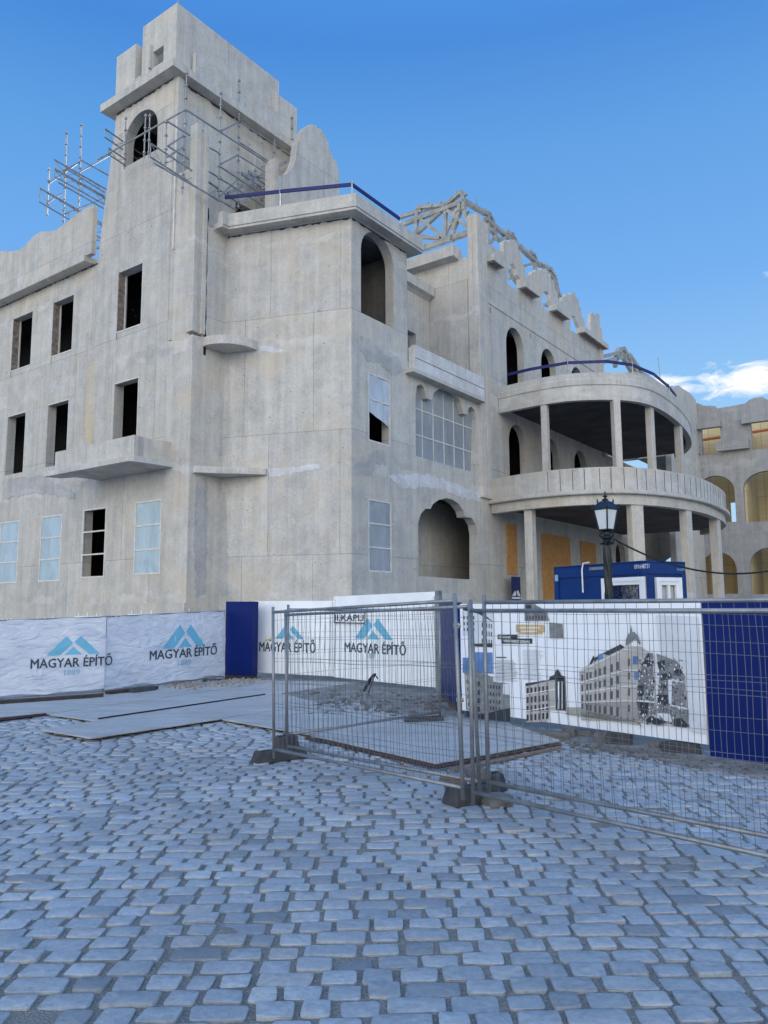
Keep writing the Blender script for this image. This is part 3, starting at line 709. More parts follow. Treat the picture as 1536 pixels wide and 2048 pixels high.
for z in (2.4, 6.88):
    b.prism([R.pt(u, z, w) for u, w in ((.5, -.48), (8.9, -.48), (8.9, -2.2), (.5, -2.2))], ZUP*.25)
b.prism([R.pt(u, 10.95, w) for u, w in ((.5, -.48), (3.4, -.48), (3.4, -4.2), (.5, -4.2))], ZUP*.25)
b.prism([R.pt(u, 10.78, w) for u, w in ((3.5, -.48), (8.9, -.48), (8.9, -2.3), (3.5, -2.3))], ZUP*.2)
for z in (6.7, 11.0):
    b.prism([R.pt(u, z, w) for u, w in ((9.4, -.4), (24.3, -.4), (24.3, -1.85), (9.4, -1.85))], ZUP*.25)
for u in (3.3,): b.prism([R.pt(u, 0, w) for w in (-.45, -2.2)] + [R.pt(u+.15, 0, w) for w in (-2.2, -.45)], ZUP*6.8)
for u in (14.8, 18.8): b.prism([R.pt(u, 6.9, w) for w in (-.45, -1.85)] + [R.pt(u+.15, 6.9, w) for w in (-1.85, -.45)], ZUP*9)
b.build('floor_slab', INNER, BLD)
# reveals: pale batten frames round the openings, brick cheeks in the top windows
def frame(W, r, w, t=.05, bars=(), vbars=(), m=FRAME, film=None, lbl=None, dep=.05, sheet_top=None):
    b = MB(); u0, u1, z0, z1 = r
    wbox(b, W, u0, u0+t, z0, z1, w-dep, w); wbox(b, W, u1-t, u1, z0, z1, w-dep, w)
    wbox(b, W, u0+t, u1-t, z1-t, z1, w-dep, w); wbox(b, W, u0+t, u1-t, z0, z0+t, w-dep, w)
    for q in bars: zz = z0+(z1-z0)*q; wbox(b, W, u0+t, u1-t, zz-t*.5, zz+t*.5, w-dep+.002, w-.002)
    for q in vbars: uu = u0+(u1-u0)*q; wbox(b, W, uu-t*.4, uu+t*.4, z0+t, z1-t, w-dep+.004, w-.004)
    o = b.build('window', m, BLD, label=lbl)
    if film:
        b2 = MB(); n = 8; zlo = z0+.02 if sheet_top is None else z0+(z1-z0)*sheet_top
        vs = []
        for j in range(n+1):
            for i in range(n+1):
                u = u0+.02+(u1-u0-.04)*i/n; z = zlo+(z1-.02-zlo)*j/n
                if sheet_top is not None and j == 0: z += (.5-i/n)*.35*(1 if i < n else 1)
                d = w-dep*.5 + .018*noise.noise(Vector((u*3, z*2.2, w)))
                if sheet_top is not None: d += .05*noise.noise(Vector((u*5, z*4, 1)))
                vs.append(W.pt(u, z, d))
        b2.add(vs, [(j*(n+1)+i, j*(n+1)+i+1, (j+1)*(n+1)+i+1, (j+1)*(n+1)+i) for j in range(n) for i in range(n)])
        b2.build('plastic_sheet', film, o, smooth=True)
    return o
for r in (lA, lB) + tuple(extra[2::3]): frame(FW, r, .015, .055, (.335, .665), m=FRAME, film=FILM, lbl='window sealed with pale blue plastic film')
frame(F, tD, .015, .055, (.335, .665), film=FILM, lbl='window sealed with pale blue plastic film')
frame(F, tC, .015, .055, (.335, .665), lbl='open window with bare crossbars')
for W_, r in ((FW, wA), (FW, wB), (F, tw1)):
    b = MB(); wbox(b, W_, r[1]-.035, r[1]+.0, r[2]-.25, r[3]+.03, -.36, .012); b.build('brick_cheek', LINTEL, BLD)
    b = MB(); u0, u1, z0, z1 = r; wbox(b, W_, u0, u1-.04, z0, z0+.05, -.1, .02); wbox(b, W_, u1-.09, u1-.04, z0+.05, z1, -.33, -.28); wbox(b, W_, u0, u0+.03, z0+.05, z1, -.1, .01); b.build('window', FRAME, BLD)
for W_, r in ((FW, mA), (FW, mB), (F, (tw2[0], tw2[1], tw2[2]+.2, tw2[3]))):
    b = MB(); u0, u1, z0, z1 = r; wbox(b, W_, u0, u0+.03, z0, z1, -.08, .012); wbox(b, W_, u0+.03, u1, z1-.04, z1, -.08, .012); b.build('window', FRAME, BLD)
frame(R, q3, .0, .05, (.335, .665), film=FILMD, m=FRAME, lbl='window sealed with grey plastic film')
frame(R, q2, .0, .045, (.62,), film=FILMW, m=FRAME, lbl='window half covered by a torn white sheet', sheet_top=.36)
# tall glazed triple arch
us = [p[0] for p in tre2]; zs = [p[1] for p in tre2]; ua, ub, za, zb_ = min(us), max(us), min(zs), max(zs)
WF = R.off(-.22)
fr = frame(WF, (ua-.05, ub+.05, za-.02, zb_+.02), 0, .05, (.30, .62), (.175, .34, .505, .67, .835), film=FILMD, lbl='triple arched window glazed with grey film')


# terraces -------------------------------------------------------------
def curve(pts, n=5):
    out = []
    P = [Vector((a, c)) for a, c in pts]
    for i in range(len(P)-1):
        p0, p1, p2, p3 = P[max(i-1, 0)], P[i], P[i+1], P[min(i+2, len(P)-1)]
        for k in range(n):
            t = k/n
            out.append(.5*((2*p1)+(-p0+p2)*t+(2*p0-5*p1+4*p2-p3)*t*t+(-p0+3*p1-3*p2+p3)*t**3))
    out.append(P[-1]); return [(q.x, q.y) for q in out]
upth = curve([(10.95, 0.02), (10.75, 2.0), (10.95, 3.6), (11.9, 5.1), (13.2, 5.95), (15.2, 6.25), (18.5, 6.15), (22, 5.7), (25, 4.9), (27.5, 3.6)])
loth = curve([(9.85, .02), (9.35, 2.1), (9.45, 4.1), (10.25, 5.75), (11.6, 6.7), (13.3, 7.3), (15.6, 7.7), (18.4, 7.7), (21.5, 7.4), (24.5, 6.6), (27.5, 5)])
def plan(pth): return [R.pt(u, 0, w) for u, w in pth]
def slabp(name, pth, z0, z1, m, inset=.12):
    P = plan(pth); poly = [R.pt(pth[0][0], 0, .02)] + P[1:] + [R.pt(27.5, 0, .02)]
    c_ = R.pt(18, 0, 2); poly = [p+(c_-p).normalized()*inset for p in poly]
    return MB().prism([Vector((p.x, p.y, z0)) for p in poly], ZUP*(z1-z0)).build(name, m, BLD)
sweep('terrace_parapet', plan(upth), [(-.28, 10.87), (0, 10.87), (0, 11.52), (.05, 11.56), (.05, 11.80), (.0, 11.86), (0, 12.1), (-.28, 12.1)], CONB, BLD)
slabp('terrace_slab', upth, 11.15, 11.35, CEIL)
sweep('terrace_beam', plan(loth), [(-.45, 6.07), (-.10, 6.07), (-.10, 6.48), (-.45, 6.48)], CONR, BLD)
sweep('terrace_slab', plan(loth), [(-.5, 6.485), (.10, 6.485), (.13, 6.52), (.13, 6.66), (-.5, 6.66)], CONB, BLD)
sweep('terrace_parapet', plan(loth), [(-.22, 6.665), (-.02, 6.665), (-.02, 7.6), (-.22, 7.6)], CONC, BLD)
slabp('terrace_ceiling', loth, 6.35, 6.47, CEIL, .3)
# vertical board joints on the curved parapet
b = MB(); P = plan(loth); acc = 0; nxt = 3.1
rb = random.Random(9)
for i in range(len(P)-1):
    seg = (P[i+1]-P[i]).length
    while nxt < acc+seg:
        t = (nxt-acc)/seg; q = P[i].lerp(P[i+1], t); d = (P[i+1]-P[i]).normalized(); n_ = Vector((d.y, -d.x, 0))
        b.box(q+n_*-.018+ZUP*7.12, .022, .012, .86, (d, n_, ZUP)); nxt += .52+rb.uniform(-.06, .1)
    acc += seg
b.build('formwork_joint', BASEB, BLD)
def column(u, w, tgt, wd, dp, z0, z1, m=CONR):
    t = Vector(tgt).normalized(); d = (R.d*t.x + R.n*t.y); n_ = Vector((d.y, -d.x, 0))
    b = MB(); b.box(R.pt(u, (z0+z1)/2, w), wd, dp, z1-z0, (d, n_, ZUP)); b.build('column', m, BLD, bevel=.02)
column(9.85, 1.95, (0, 1), .36, .42, -.3, 6.1)
column(11.15, 6.05, (1, .7), .58, .36, -.3, 6.1)
column(14.4, 7.2, (1, .15), .50, .36, -.3, 6.1)
column(19.2, 7.3, (1, 0), .60, .40, -.3, 6.1)
column(10.95, 2.3, (0, 1), .28, .30, 6.67, 10.9)
column(12.1, 5.1, (1, .8), .33, .30, 6.67, 10.9)
column(14.3, 5.9, (1, .15), .34, .28, 6.67, 10.9)
column(18.9, 5.9, (1, 0), .38, .32, 6.67, 10.9)
b = MB(); b.tube(R.pt(20.3, 0, 5.6), R.pt(20.3, 6.4, 5.6), .12, 8); b.build('steel_prop', TIMBER, BLD)
# OSB boards on the ground floor
for (x0, y0, x1, y1) in ((1011, 1046, 1034, 1150), (1082, 1066, 1143, 1215), (1160, 1082, 1195, 1222)):
    ua_, za_ = R.hit(x0, y0); ub_, zb2 = R.hit(x1, y1); bb = MB(); wbox(bb, R, ua_, ub_, max(zb2, .4) if y1 < 1200 else .0, za_, .01, .05); bb.build('osb_panel', OSB, BLD)
# set-back end of the main range
XE = R.off(-.02)
ctr = XE.hit(1241, 1100)[0]
wall('wall', XE, rect(uE+.36, 34.9, -.3, 11.1), [arch(ctr-.9, ctr+.9, 3.2, 5.9, .9), arch(26, 27.8, 7.2, 10.4, .9), rect(29.3, 30.5, 8, 10.2)], .35, CONC, BLD)
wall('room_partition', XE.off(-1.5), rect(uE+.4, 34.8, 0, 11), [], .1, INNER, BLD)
XF = R.off(3.0)
xo = hp(XF, [(1357, 770), (1365, 777), (1380, 786), (1392, 800), (1402, 809), (1408, 815)])
wall('wall', XF, [(28.0, -.3), (34.95, -.3), (34.95, 14.9)] + [(u, z) for u, z in xo[::-1] if u < 34.9] + [(28.0, 15.1)], [], .35, CONC, BLD)
wall('wall', Wall(R.pt(28.0, 0), dL), rect(-2.6, 6, 11.2, 14.4), [], .3, CONC, BLD)
xo2 = hp(R.off(1.0), [(1250, 745), (1275, 744), (1299, 753), (1318, 765), (1335, 774), (1345, 771)])
wall('parapet', R.off(1.0), [(xo2[0][0], 11.3)] + xo2 + [(xo2[-1][0], 11.3)], [], .3, CONC, BLD)

# patches of cement, ragged edges under the cornices
def ragged(name, W, pts, m, w=.006, amp=.06, seed=1, par=None):
    r = random.Random(seed); out = []
    for i, (x, y) in enumerate(pts):
        x2, y2 = pts[(i+1) % len(pts)]; k = max(2, int(math.hypot(x2-x, y2-y)/5))
        for j in range(k):
            t = j/k; u, z = W.hit(x+(x2-x)*t, y+(y2-y)*t, w); out.append((u+r.uniform(-amp, amp), z+r.uniform(-amp, amp)))
    b = MB(); b.prism([W.pt(u, z, w) for u, z in out], W.n*-.012); return b.build(name, m, par or BLD)
CEM = concrete('dark_cement_patch', (.40, .40, .395), seams=False, warm=.1)
LIME = concrete('pale_lime_patch', (.56, .565, .58), seams=False, warm=0)
YEL = concrete('rust_yellow_stain', (.50, .46, .38), seams=False, warm=1)
ragged('cement_patch', S, [(392, 958), (414, 955), (416, 1040), (412, 1140), (414, 1192), (392, 1195), (388, 1080)], CEM, seed=2)
ragged('cement_patch', R, [(722, 672), (740, 680), (768, 708), (798, 716), (806, 742), (790, 756), (760, 728), (736, 722), (720, 704)], CEM, seed=3, w=.008)
ragged('cement_patch', R, [(738, 905), (770, 898), (772, 930), (750, 925), (744, 950), (708, 948), (708, 925), (735, 925)], CEM, seed=4, w=.008)
ragged('lime_patch', B, [(537, 938), (600, 932), (640, 928), (638, 936), (560, 952), (536, 956)], LIME, seed=5, amp=.03)
ragged('lime_patch', B, [(516, 690), (545, 694), (570, 700), (560, 706), (520, 702)], LIME, seed=6, amp=.03)
ragged('cement_patch', B, [(440, 985), (452, 984), (456, 1190), (440, 1192)], CEM, seed=8, amp=.03)
ragged('stain', F, [(176, 728), (189, 724), (188, 800), (184, 888), (176, 892), (170, 850), (172, 770)], YEL, seed=9, amp=.05)
ragged('lime_patch', R, [(775, 950), (860, 948), (930, 975), (968, 990), (966, 1004), (930, 996), (880, 978), (800, 975)], LIME, seed=10, amp=.06)
ragged('cement_patch', F, [(5, 960), (80, 950), (150, 985), (150, 996), (70, 985), (5, 1000)], CEM, seed=11, amp=.06, w=-.10)
ragged('cement_patch', R, [(1002, 1015), (1030, 1022), (1030, 1040), (1005, 1044)], CEM, seed=12, w=.008)
def ragline(W, u0, u1, z, seed, h=.10, w=.012):
    r = random.Random(seed); n = int(abs(u1-u0)/.12); lo = []; hi = []
    for i in range(n+1):
        u = u0+(u1-u0)*i/n; lo.append((u, z-h*r.uniform(.15, 1.0))); hi.append((u, z))
    b = MB(); b.prism([W.pt(u, zz, w) for u, zz in lo+hi[::-1]], W.n*-.02); b.build('ragged_joint', BASEB, BLD)
ragline(B, 0.03, 4.9, 15.86, 1); ragline(R, .05, 3.45, 15.86, 2); ragline(F, 1.55, 5.2, 22.22, 3, .14); ragline(SU, .05, 6.85, 22.22, 4, .14); ragline(FW, 6.2, 24, 16.12, 5, .09)
rt_ = random.Random(21)
for W_, u0, u1, z0, z1, n in ((B, .3, 4.7, 3, 15, 26), (F, 1.7, 6, 8, 22, 22), (R, .2, 8.8, 1, 15, 22), (R, 10, 24.5, 12.5, 17, 24), (FW, 6.3, 14, 3, 15.5, 22), (SU, 1, 5.4, 18, 22, 8)):
    b = MB()
    for _ in range(n):
        u, z = rt_.uniform(u0, u1), rt_.uniform(z0, z1)
        b.tube(W_.pt(u, z, .0), W_.pt(u, z, .007), .019, 7)
    o = b.build('tie_holes', BASEB, BLD)

# wing closing the court on the right ---------------------------------
WNG = thing('building_wing', 'grey concrete wing with arched openings and yellow plywood-lined rooms at the right edge', 'building', R.pt(35, 0, 5))
WG = Wall(R.pt(35, 0), R.n); WB_ = Wall(R.pt(39.5, 0), R.n)
def wa(x0, x1, yt, yb, rise):
    u0 = WG.hit(x0, (yt+yb)/2)[0]; u1 = WG.hit(x1, (yt+yb)/2)[0]; xm = (x0+x1)/2
    return arch(u0, u1, WG.hit(xm, yb)[1], WG.hit(xm, yt)[1], rise, 14)
holes = [win(WG, [(1403, 847), (1441, 841), (1441, 905), (1403, 913)]), win(WG, [(1502, 834), (1560, 824), (1560, 893), (1502, 901)])]
holes = [rc(r) for r in holes]
holes += [wa(1393, 1470, 951, 1046, 1.1), wa(1487, 1585, 941, 1042, 1.1), wa(1402, 1474, 1104, 1188, 1.2), wa(1500, 1580, 1095, 1188, 1.2), wa(1310, 1376, 960, 1050, 1.1), wa(1320, 1382, 1112, 1188, 1.1)]
wt = hp(WG, [(1395, 806), (1407, 811), (1430, 812), (1434, 817), (1490, 807), (1500, 799), (1508, 796), (1525, 794), (1540, 802)])
wall('wall', WG, [(-.5, -.3), (17, -.3), (17, wt[-1][1]), ] + wt[::-1] + [(-.5, wt[0][1])], holes, .4, CONG, WNG)
sw_ = [win(WB_, [(1490, 1004), (1510, 1003), (1510, 1043), (1490, 1043)]), win(WB_, [(1462, 1005), (1472, 1005), (1472, 1046), (1462, 1046)]), win(WB_, [(1503, 1122), (1519, 1122), (1520, 1186), (1504, 1186)])]
wall('timber_lining', WB_, rect(-.4, 17, -.3, 15.6), [rc(r) for r in sw_], .12, PLY, WNG)
for u_ in (5.62, 16.6, 2.1): b = MB(); wbox(b, WG, u_, u_+.13, -.3, 14, -4.4, -.42); b.build('timber_lining', PLY, WNG)
b = MB()
for (x0, x1, yt, yb) in ((1391, 1443, 839, 846), (1484, 1545, 826, 833)):
    u0, z1 = WG.hit(x0, yt); u1, z0 = WG.hit(x1, yb); bb = MB(); wbox(bb, WG, u0, u1, z0-.3, z0+.12, .004, .45); bb.build('lintel', CONG, WNG)
u0, z0 = WG.hit(1436, 902); u1, z1 = WG.hit(1500, 887)
b = MB(); wbox(b, WG, u0, u1, z0-.1, z0+.55, .004, .5); b.build('ledge', CONG, WNG)
u0, z0 = WG.hit(1385, 908); u1, z1 = WG.hit(1401, 890)
b = MB(); wbox(b, WG, u0, u1, z0-.1, z0+.5, .004, .5); b.build('ledge', CONG, WNG)
b = MB(); wm = WG.off(-2.2)
b.beam(wm.at(1395, 882, 0), wm.at(1560, 856, 0), .12, .16); b.build('orange_beam', simple('orange_formwork_beam', (.62, .16, .05), .6, vary=.2), WNG)
b = MB(); wbox(b, WG, -.2, 16.5, 15.6, 15.7, -4.65, -4.45); b.build('coping', CONG, WNG)

# ------------------------------------------------------------------ steelwork on the roofs
TRS = thing('roof_truss', 'pale steel mansard roof frame bolted above the main block, behind the tall corner pier', 'roof truss', R.pt(14, 16.3, -3))
Mx = Wall(R.pt(9.9, 0), dL)          # cross frames
Mx2 = Wall(R.pt(12.6, 0), dL)
Lx = R.off(-1.6)
def cpx(x, y): return (780+.2995*x, 360+.2995*y)
def member(name, W, pts, w, h, bolts=False, par=TRS):
    P = [W.at(*cpx(x, y)) for x, y in pts]; b = MB()
    for A, B_ in zip(P, P[1:]):
        d = (B_-A).normalized()*w*.2; b.beam(A-d, B_+d, w, h, up=W.n)
    if bolts:
        for A, B_ in zip(P, P[1:]):
            L = (B_-A).length; k = max(1, int(L/.42)); d = (B_-A).normalized(); s_ = d.cross(W.n).normalized()
            if s_.z < 0: s_ = -s_
            for i in range(k): b.box(A+(B_-A)*((i+.5)/k)+s_*(h*.5+.05), .09, .14, .14, (d, W.n, s_))
    return b.build(name, STEEL, par)
T_ = .17
for pts, w, h in (([(60, 250), (205, 206)], T_, T_), ([(80, 300), (450, 160)], .2, .2), ([(210, 268), (375, 392)], T_, .2),
                  ([(190, 350), (335, 215)], T_, T_), ([(370, 215), (367, 390)], T_, T_),
                  ([(190, 380), (330, 386)], T_, T_), ([(385, 205), (545, 335)], T_, T_), ([(150, 482), (545, 345)], .24, .22)):
    member('brace', Mx, pts, w, h)
for pts in ([(178, 440), (176, 300), (184, 200), (205, 184), (290, 176), (372, 172), (425, 125), (478, 80)],
            [(415, 405), (425, 330), (448, 270), (466, 210), (462, 150)],
            [(478, 80), (497, 140), (492, 205), (512, 250), (540, 300), (552, 360), (560, 425)]):
    member('rafter', Mx, pts, .16, .22, True)
for pts in ([(205, 206), (420, 150), (515, 150)], [(220, 250), (470, 175)], [(360, 385), (450, 190)], [(470, 175), (545, 300)]):
    member('brace', Mx2, pts, .15, .17)
for pts, w, h in (([(500, 145), (640, 225)], .2, .24), ([(640, 262), (800, 395)], .2, .22), ([(655, 235), (650, 430)], T_, T_), ([(672, 330), (730, 405)], T_, T_),
                  ([(730, 405), (800, 360)], T_, T_), ([(860, 440), (985, 560)], .2, .24), ([(966, 540), (972, 640)], T_, T_), ([(880, 580), (955, 560)], T_, T_),
                  ([(980, 560), (1080, 600)], .2, .2), ([(800, 660), (880, 650)], T_, T_), ([(1030, 830), (1090, 850)], T_, T_), ([(690, 395), (650, 440)], T_, T_)):
    member('purlin', Lx, pts, w, h)
for pts in ([(620, 210), (655, 222), (680, 262), (690, 300), (700, 400)], [(770, 348), (810, 360), (832, 395), (845, 440)],
            [(925, 480), (962, 500), (980, 560)], [(1000, 568), (1060, 590), (1098, 640), (1112, 700), (1125, 760), (1150, 800)], [(1060, 625), (1085, 660), (1100, 740), (1130, 800)],
            [(800, 600), (815, 640), (850, 690)]):
    member('rafter', Lx, pts, .15, .2, True)
TR2 = thing('roof_truss', 'small pale steel roof frame showing above the curved terrace', 'roof truss', R.pt(27, 14, -4))
L2 = R.off(-2.5)
for pts in ([(1195, 716), (1236, 706)], [(1230, 733), (1236, 699)], [(1236, 699), (1248, 697)], [(1247, 697), (1274, 745)], [(1241, 706), (1262, 742)], [(1258, 709), (1285, 748)],
            [(1197, 727), (1250, 712)], [(1285, 748), (1330, 778)]):
    P = [L2.at(x, y) for x, y in pts]; MB().beam(P[0], P[1], .28, .28, up=L2.n).build('rafter', STEEL, TR2)
MB().tube(L2.at(1320, 757), L2.at(1316, 715), .03, 5).build('lightning_rod', GALVD, TR2)

# ------------------------------------------------------------------ blue guard rails
def guard(label, pts, posts, loc):
    t = thing('guard_rail', label, 'guard rail', loc)
    for A, B_ in zip(pts, pts[1:]): MB().beam(A, B_, .05, .13).build('plank', RAILB, t)
    for P in posts: MB().beam(P-ZUP*.9, P+ZUP*.15, .05, .05).build('post', GALVD, t)
pa = [B.at(450, 395, .2), B.at(560, 383, .2), B.at(704, 369, .2)]
pb = R.at(800, 438, .35)
guard('dark blue plank rail along the roof edge of the corner block beside the tower', [pa[0], pa[1], pa[2], pb], [pa[1]+ZUP*-.05, pa[2], pb], pa[2]-ZUP*.6)
zt = 12.75
gpth = [R.pt(u, zt, w) for u, w in ((11.3, .35), (11.2, 1.6), (11.35, 3.3), (12.2, 4.75), (13.4, 5.5), (15.4, 5.85), (18, 5.8), (20, 5.6))]
guard('dark blue plank rail around the top of the curved upper terrace', gpth, gpth[2:8:2], R.pt(12, 12.1, 4))
b = MB().tube(SU.pt(.1, 25.3, -.1), SU.pt(.1, 26.4, -.1), .02, 5).build('antenna_rod', GALVD, BLD)
b = MB().tube(ML.at(955, 420), ML.at(953, 396), .02, 5).build('antenna_rod', GALVD, BLD)

# ------------------------------------------------------------------ scaffolds
def cp1(x, y): return (x*.4557, y*.4557)
def scaffold(label, loc):
    return thing('scaffold', label, 'scaffold', loc)
def stub(t, name, P, Q_, r=.032, cups=False, m=GALVD):
    b = MB(); b.tube(P, Q_, r, 6)
    if cups:
        L = (Q_-P).length; k = int(L/.5); d = (Q_-P).normalized()
        for i in range(k+1):
            c = P+d*(.1+i*.5)
            if (c-P).length < L: b.tube(c-d*.03, c+d*.03, r*2.1, 7)
    return b.build(name, m, t)
def lattice(t, P, Q_, h=.42):
    b = MB(); b.tube(P, Q_, .03, 6); b.tube(P-ZUP*h, Q_-ZUP*h, .03, 6); L = (Q_-P).length; k = max(2, int(L/.45))
    for i in range(k):
        A = P.lerp(Q_, i/k); C = P.lerp(Q_, (i+1)/k)
        b.tube(A-ZUP*h*(i % 2), C-ZUP*h*((i+1) % 2), .012, 4)
    for i in (0, k): A = P.lerp(Q_, i/k); b.tube(A, A-ZUP*h, .016, 5)
    b.build('lattice_girder', GALVD, t)
s1 = scaffold('grey tube scaffold cantilevered round the tower corner below its cornice', SU.pt(1, 18, 1.3))
SS = SU.off(1.25); SN = SU.off(.35); FF = F.off(1.15); FN = F.off(.35)
for W_, a_, b_ in ((SS, (820, 310), (800, 850)), (SS, (970, 400), (958, 885)), (SN, (1050, 345), (1045, 915)), (SN, (1205, 565), (1203, 705)), (SN, (1282, 510), (1280, 745)),
                   (SS, (730, 525), (727, 740)), (FN, (552, 510), (546, 742)), (FN, (640, 500), (632, 695)), (FN, (658, 500), (652, 690))):
    stub(s1, 'standard', W_.at(*cp1(*a_)), W_.at(*cp1(*b_)), .028, True)
for W_, a_, b_ in ((SS, (815, 480), (1190, 725)), (FF, (815, 480), (430, 700)), (SS, (730, 530), (835, 595)), (SS, (905, 640), (968, 675)), (SS, (962, 728), (1130, 840)), (SS, (905, 745), (1160, 905)),
                   (SN, (1040, 678), (1190, 772)), (SN, (900, 790), (1060, 900)), (SS, (735, 640), (830, 700)), (SN, (1055, 535), (1290, 690)), (SN, (1045, 620), (1190, 715))):
    stub(s1, 'ledger', W_.at(*cp1(*a_)), W_.at(*cp1(*b_)))
def cross(t, pa_, wa_, pb_, wb_): stub(t, 'transom', wa_.at(*cp1(*pa_)), wb_.at(*cp1(*pb_)))
for pa_, pb_ in (((970, 575), (1048, 535)), ((965, 722), (1042, 682)), ((965, 860), (1042, 788)), ((738, 640), (808, 595)), ((735, 690), (808, 640))):
    cross(s1, pa_, SS, pb_, SN if pa_[0] > 900 else SS)
lattice(s1, SS.at(*cp1(662, 630)), SS.at(*cp1(962, 828)), .5); lattice(s1, SU.off(1.9).at(*cp1(675, 715)), SU.off(1.9).at(*cp1(1040, 922)), .01)
lattice(s1, Wall(F.pt(4.7, 0), dR).at(*cp1(460, 565)), Wall(F.pt(4.7, 0), dR).at(*cp1(640, 690)), .35)
lattice(s1, Wall(F.pt(3.9, 0), dR).at(*cp1(475, 650)), Wall(F.pt(3.9, 0), dR).at(*cp1(552, 700)), .25)
s1b = scaffold('small grey scaffold tower with dark planks on the block roof behind the blue rail', SU.pt(4, 16.4, 1))
for a_, b_ in (((1120, 740), (1118, 880)), ((1150, 720), (1150, 895)), ((1185, 700), (1180, 890))):
    stub(s1b, 'standard', SN.at(*cp1(*a_)), SN.at(*cp1(*b_)), .03, True)
for a_, b_ in (((1000, 850), (1200, 745)), ((1050, 890), (1190, 850)), ((1090, 755), (1190, 820)), ((1060, 760), (1170, 830)), ((1200, 745), (1290, 690))):
    b = MB(); b.beam(SN.at(*cp1(*a_)), SN.at(*cp1(*b_)), .07, .14); b.build('plank', GALVD, s1b)
for a_, b_ in (((1080, 800), (1190, 790)), ((1080, 855), (1190, 870)), ((1100, 850), (1150, 770)), ((1100, 770), (1150, 870))):
    stub(s1b, 'ledger', SN.at(*cp1(*a_)), SN.at(*cp1(*b_)), .03)
s2 = scaffold('grey tube scaffold standing free over the left wing roof beside the tower', FW.pt(9, 18, -1))
WX = Wall(F.pt(8.3, 0), dR); WY = Wall(F.pt(9.7, 0), dR); FY = F.off(-.2)
for a_, b_ in (((293, 575), (278, 980)), ((357, 540), (345, 945)), ((215, 735), (206, 948))):
    stub(s2, 'standard', WX.at(*cp1(*a_)), WX.at(*cp1(*b_)), .03, True)
for a_, b_ in (((238, 700), (465, 830)), ((240, 740), (460, 862)), ((255, 800), (455, 915)), ((350, 700), (480, 772)), ((210, 845), (455, 985)), ((290, 740), (460, 845))):
    stub(s2, 'ledger', WX.at(*cp1(*a_)), WX.at(*cp1(*b_)))
for a_, b_ in (((215, 805), (350, 710)), ((350, 755), (500, 672)), ((285, 940), (470, 865)), ((275, 750), (355, 708)), ((208, 890), (270, 850))):
    stub(s2, 'transom', WX.at(*cp1(*a_)), WX.at(*cp1(*b_)))
lattice(s2, WX.at(*cp1(245, 705)), WX.at(*cp1(470, 835)), .42); lattice(s2, WX.at(*cp1(175, 826)), WX.at(*cp1(450, 992)), .6); lattice(s2, WX.at(*cp1(240, 745)), WX.at(*cp1(460, 870)), .3)
for k in range(4):
    stub(s2, 'ledger', FW.off(-1).at(*cp1(405, 985+k*34)), FW.off(-1).at(*cp1(450, 980+k*36)), .06 if k > 1 else .03)

# ------------------------------------------------------------------ site office container, lamp, cable
CC = ray(1284, 1121); k = 17/CC.y; cc = Vector((CC.x*k, CC.y*k, 0)); ztop = EYE+CC.z*k
def topdir(px, py):
    r = ray(px, py); t = (ztop-EYE)/r.z; return Vector((r.x*t, r.y*t, 0))
cl_, cr_ = topdir(1107, 1134), topdir(1371, 1132)
dl = (cl_-cc).normalized(); dr = Vector((-dl.y, dl.x, 0)); dr = dr if dr.dot(cr_-cc) > 0 else -dr
Ll, Lr = max(5.0, (cl_-cc).length), (cr_-cc).dot(dr)
Ll = (cl_-cc).length; Lr = Wall(cc, dr).hit(1371, 1132)[0]
CT = thing('office_container', 'blue steel site office container with white framed windows behind the printed hoarding', 'container', cc)
WA_, WB2 = Wall(cc, dl), Wall(cc, dr)
zb = ztop-2.75
lw = win(WA_, [(1205, 1156), (1291, 1154), (1291, 1210), (1205, 1214)]); rw = win(WB2, [(1311, 1154), (1362, 1156), (1364, 1210), (1313, 1210)])
lw = (lw[0], lw[1], ztop-1.75, lw[3]); rw = (rw[0], rw[1], ztop-1.75, rw[3])
for W_, L, r in ((WA_, Ll, lw), (WB2, Lr, rw)):
    wall('wall', W_, rect(.16, L-.16, zb+.12, ztop-.3), [rc(r)], .06, BLUEC, CT, w0=-.03)
    b = MB(); wbox(b, W_, .0 if W_ is WA_ else .165, L, ztop-.3, ztop, -.16, .0); b.build('roof_beam', BLUEC, CT, bevel=.012)
    b = MB(); wbox(b, W_, L-.16, L, zb, ztop-.302, -.15, -.002); b.build('corner_post', BLUEC, CT)
    b = MB(); wbox(b, W_, .16, L, zb, zb+.12, -.16, -.004); b.build('floor_beam', BLUEC, CT)
b = MB(); wbox(b, WA_, 0, .16, zb, ztop-.302, -.16, .001); b.build('corner_post', BLUEC, CT)
b = MB(); b.prism([cc+ZUP*(ztop-.05), cc+dl*Ll+ZUP*(ztop-.05), cc+dl*Ll+dr*Lr+ZUP*(ztop-.05), cc+dr*Lr+ZUP*(ztop-.05)], ZUP*.03)
b.v = [tuple(Vector(v)) for v in b.v]; b.build('roof', BLUEC, CT)
far = Wall(cc+dr*Lr, dl); b = MB(); b.prism([cc+dr*Lr*.98+ZUP*zb, cc+dr*Lr*.98+dl*Ll+ZUP*zb, cc+dr*Lr*.95+dl*Ll+ZUP*zb, cc+dr*Lr*.95+ZUP*zb], ZUP*2.6)
b.prism([cc+dl*Ll*.97+dr*.1+ZUP*zb, cc+dl*Ll*.97+dr*Lr*.95+ZUP*zb, cc+dl*Ll*.95+dr*Lr*.95+ZUP*zb, cc+dl*Ll*.95+dr*.1+ZUP*zb], ZUP*2.6); b.build('wall', BLUEC, CT)
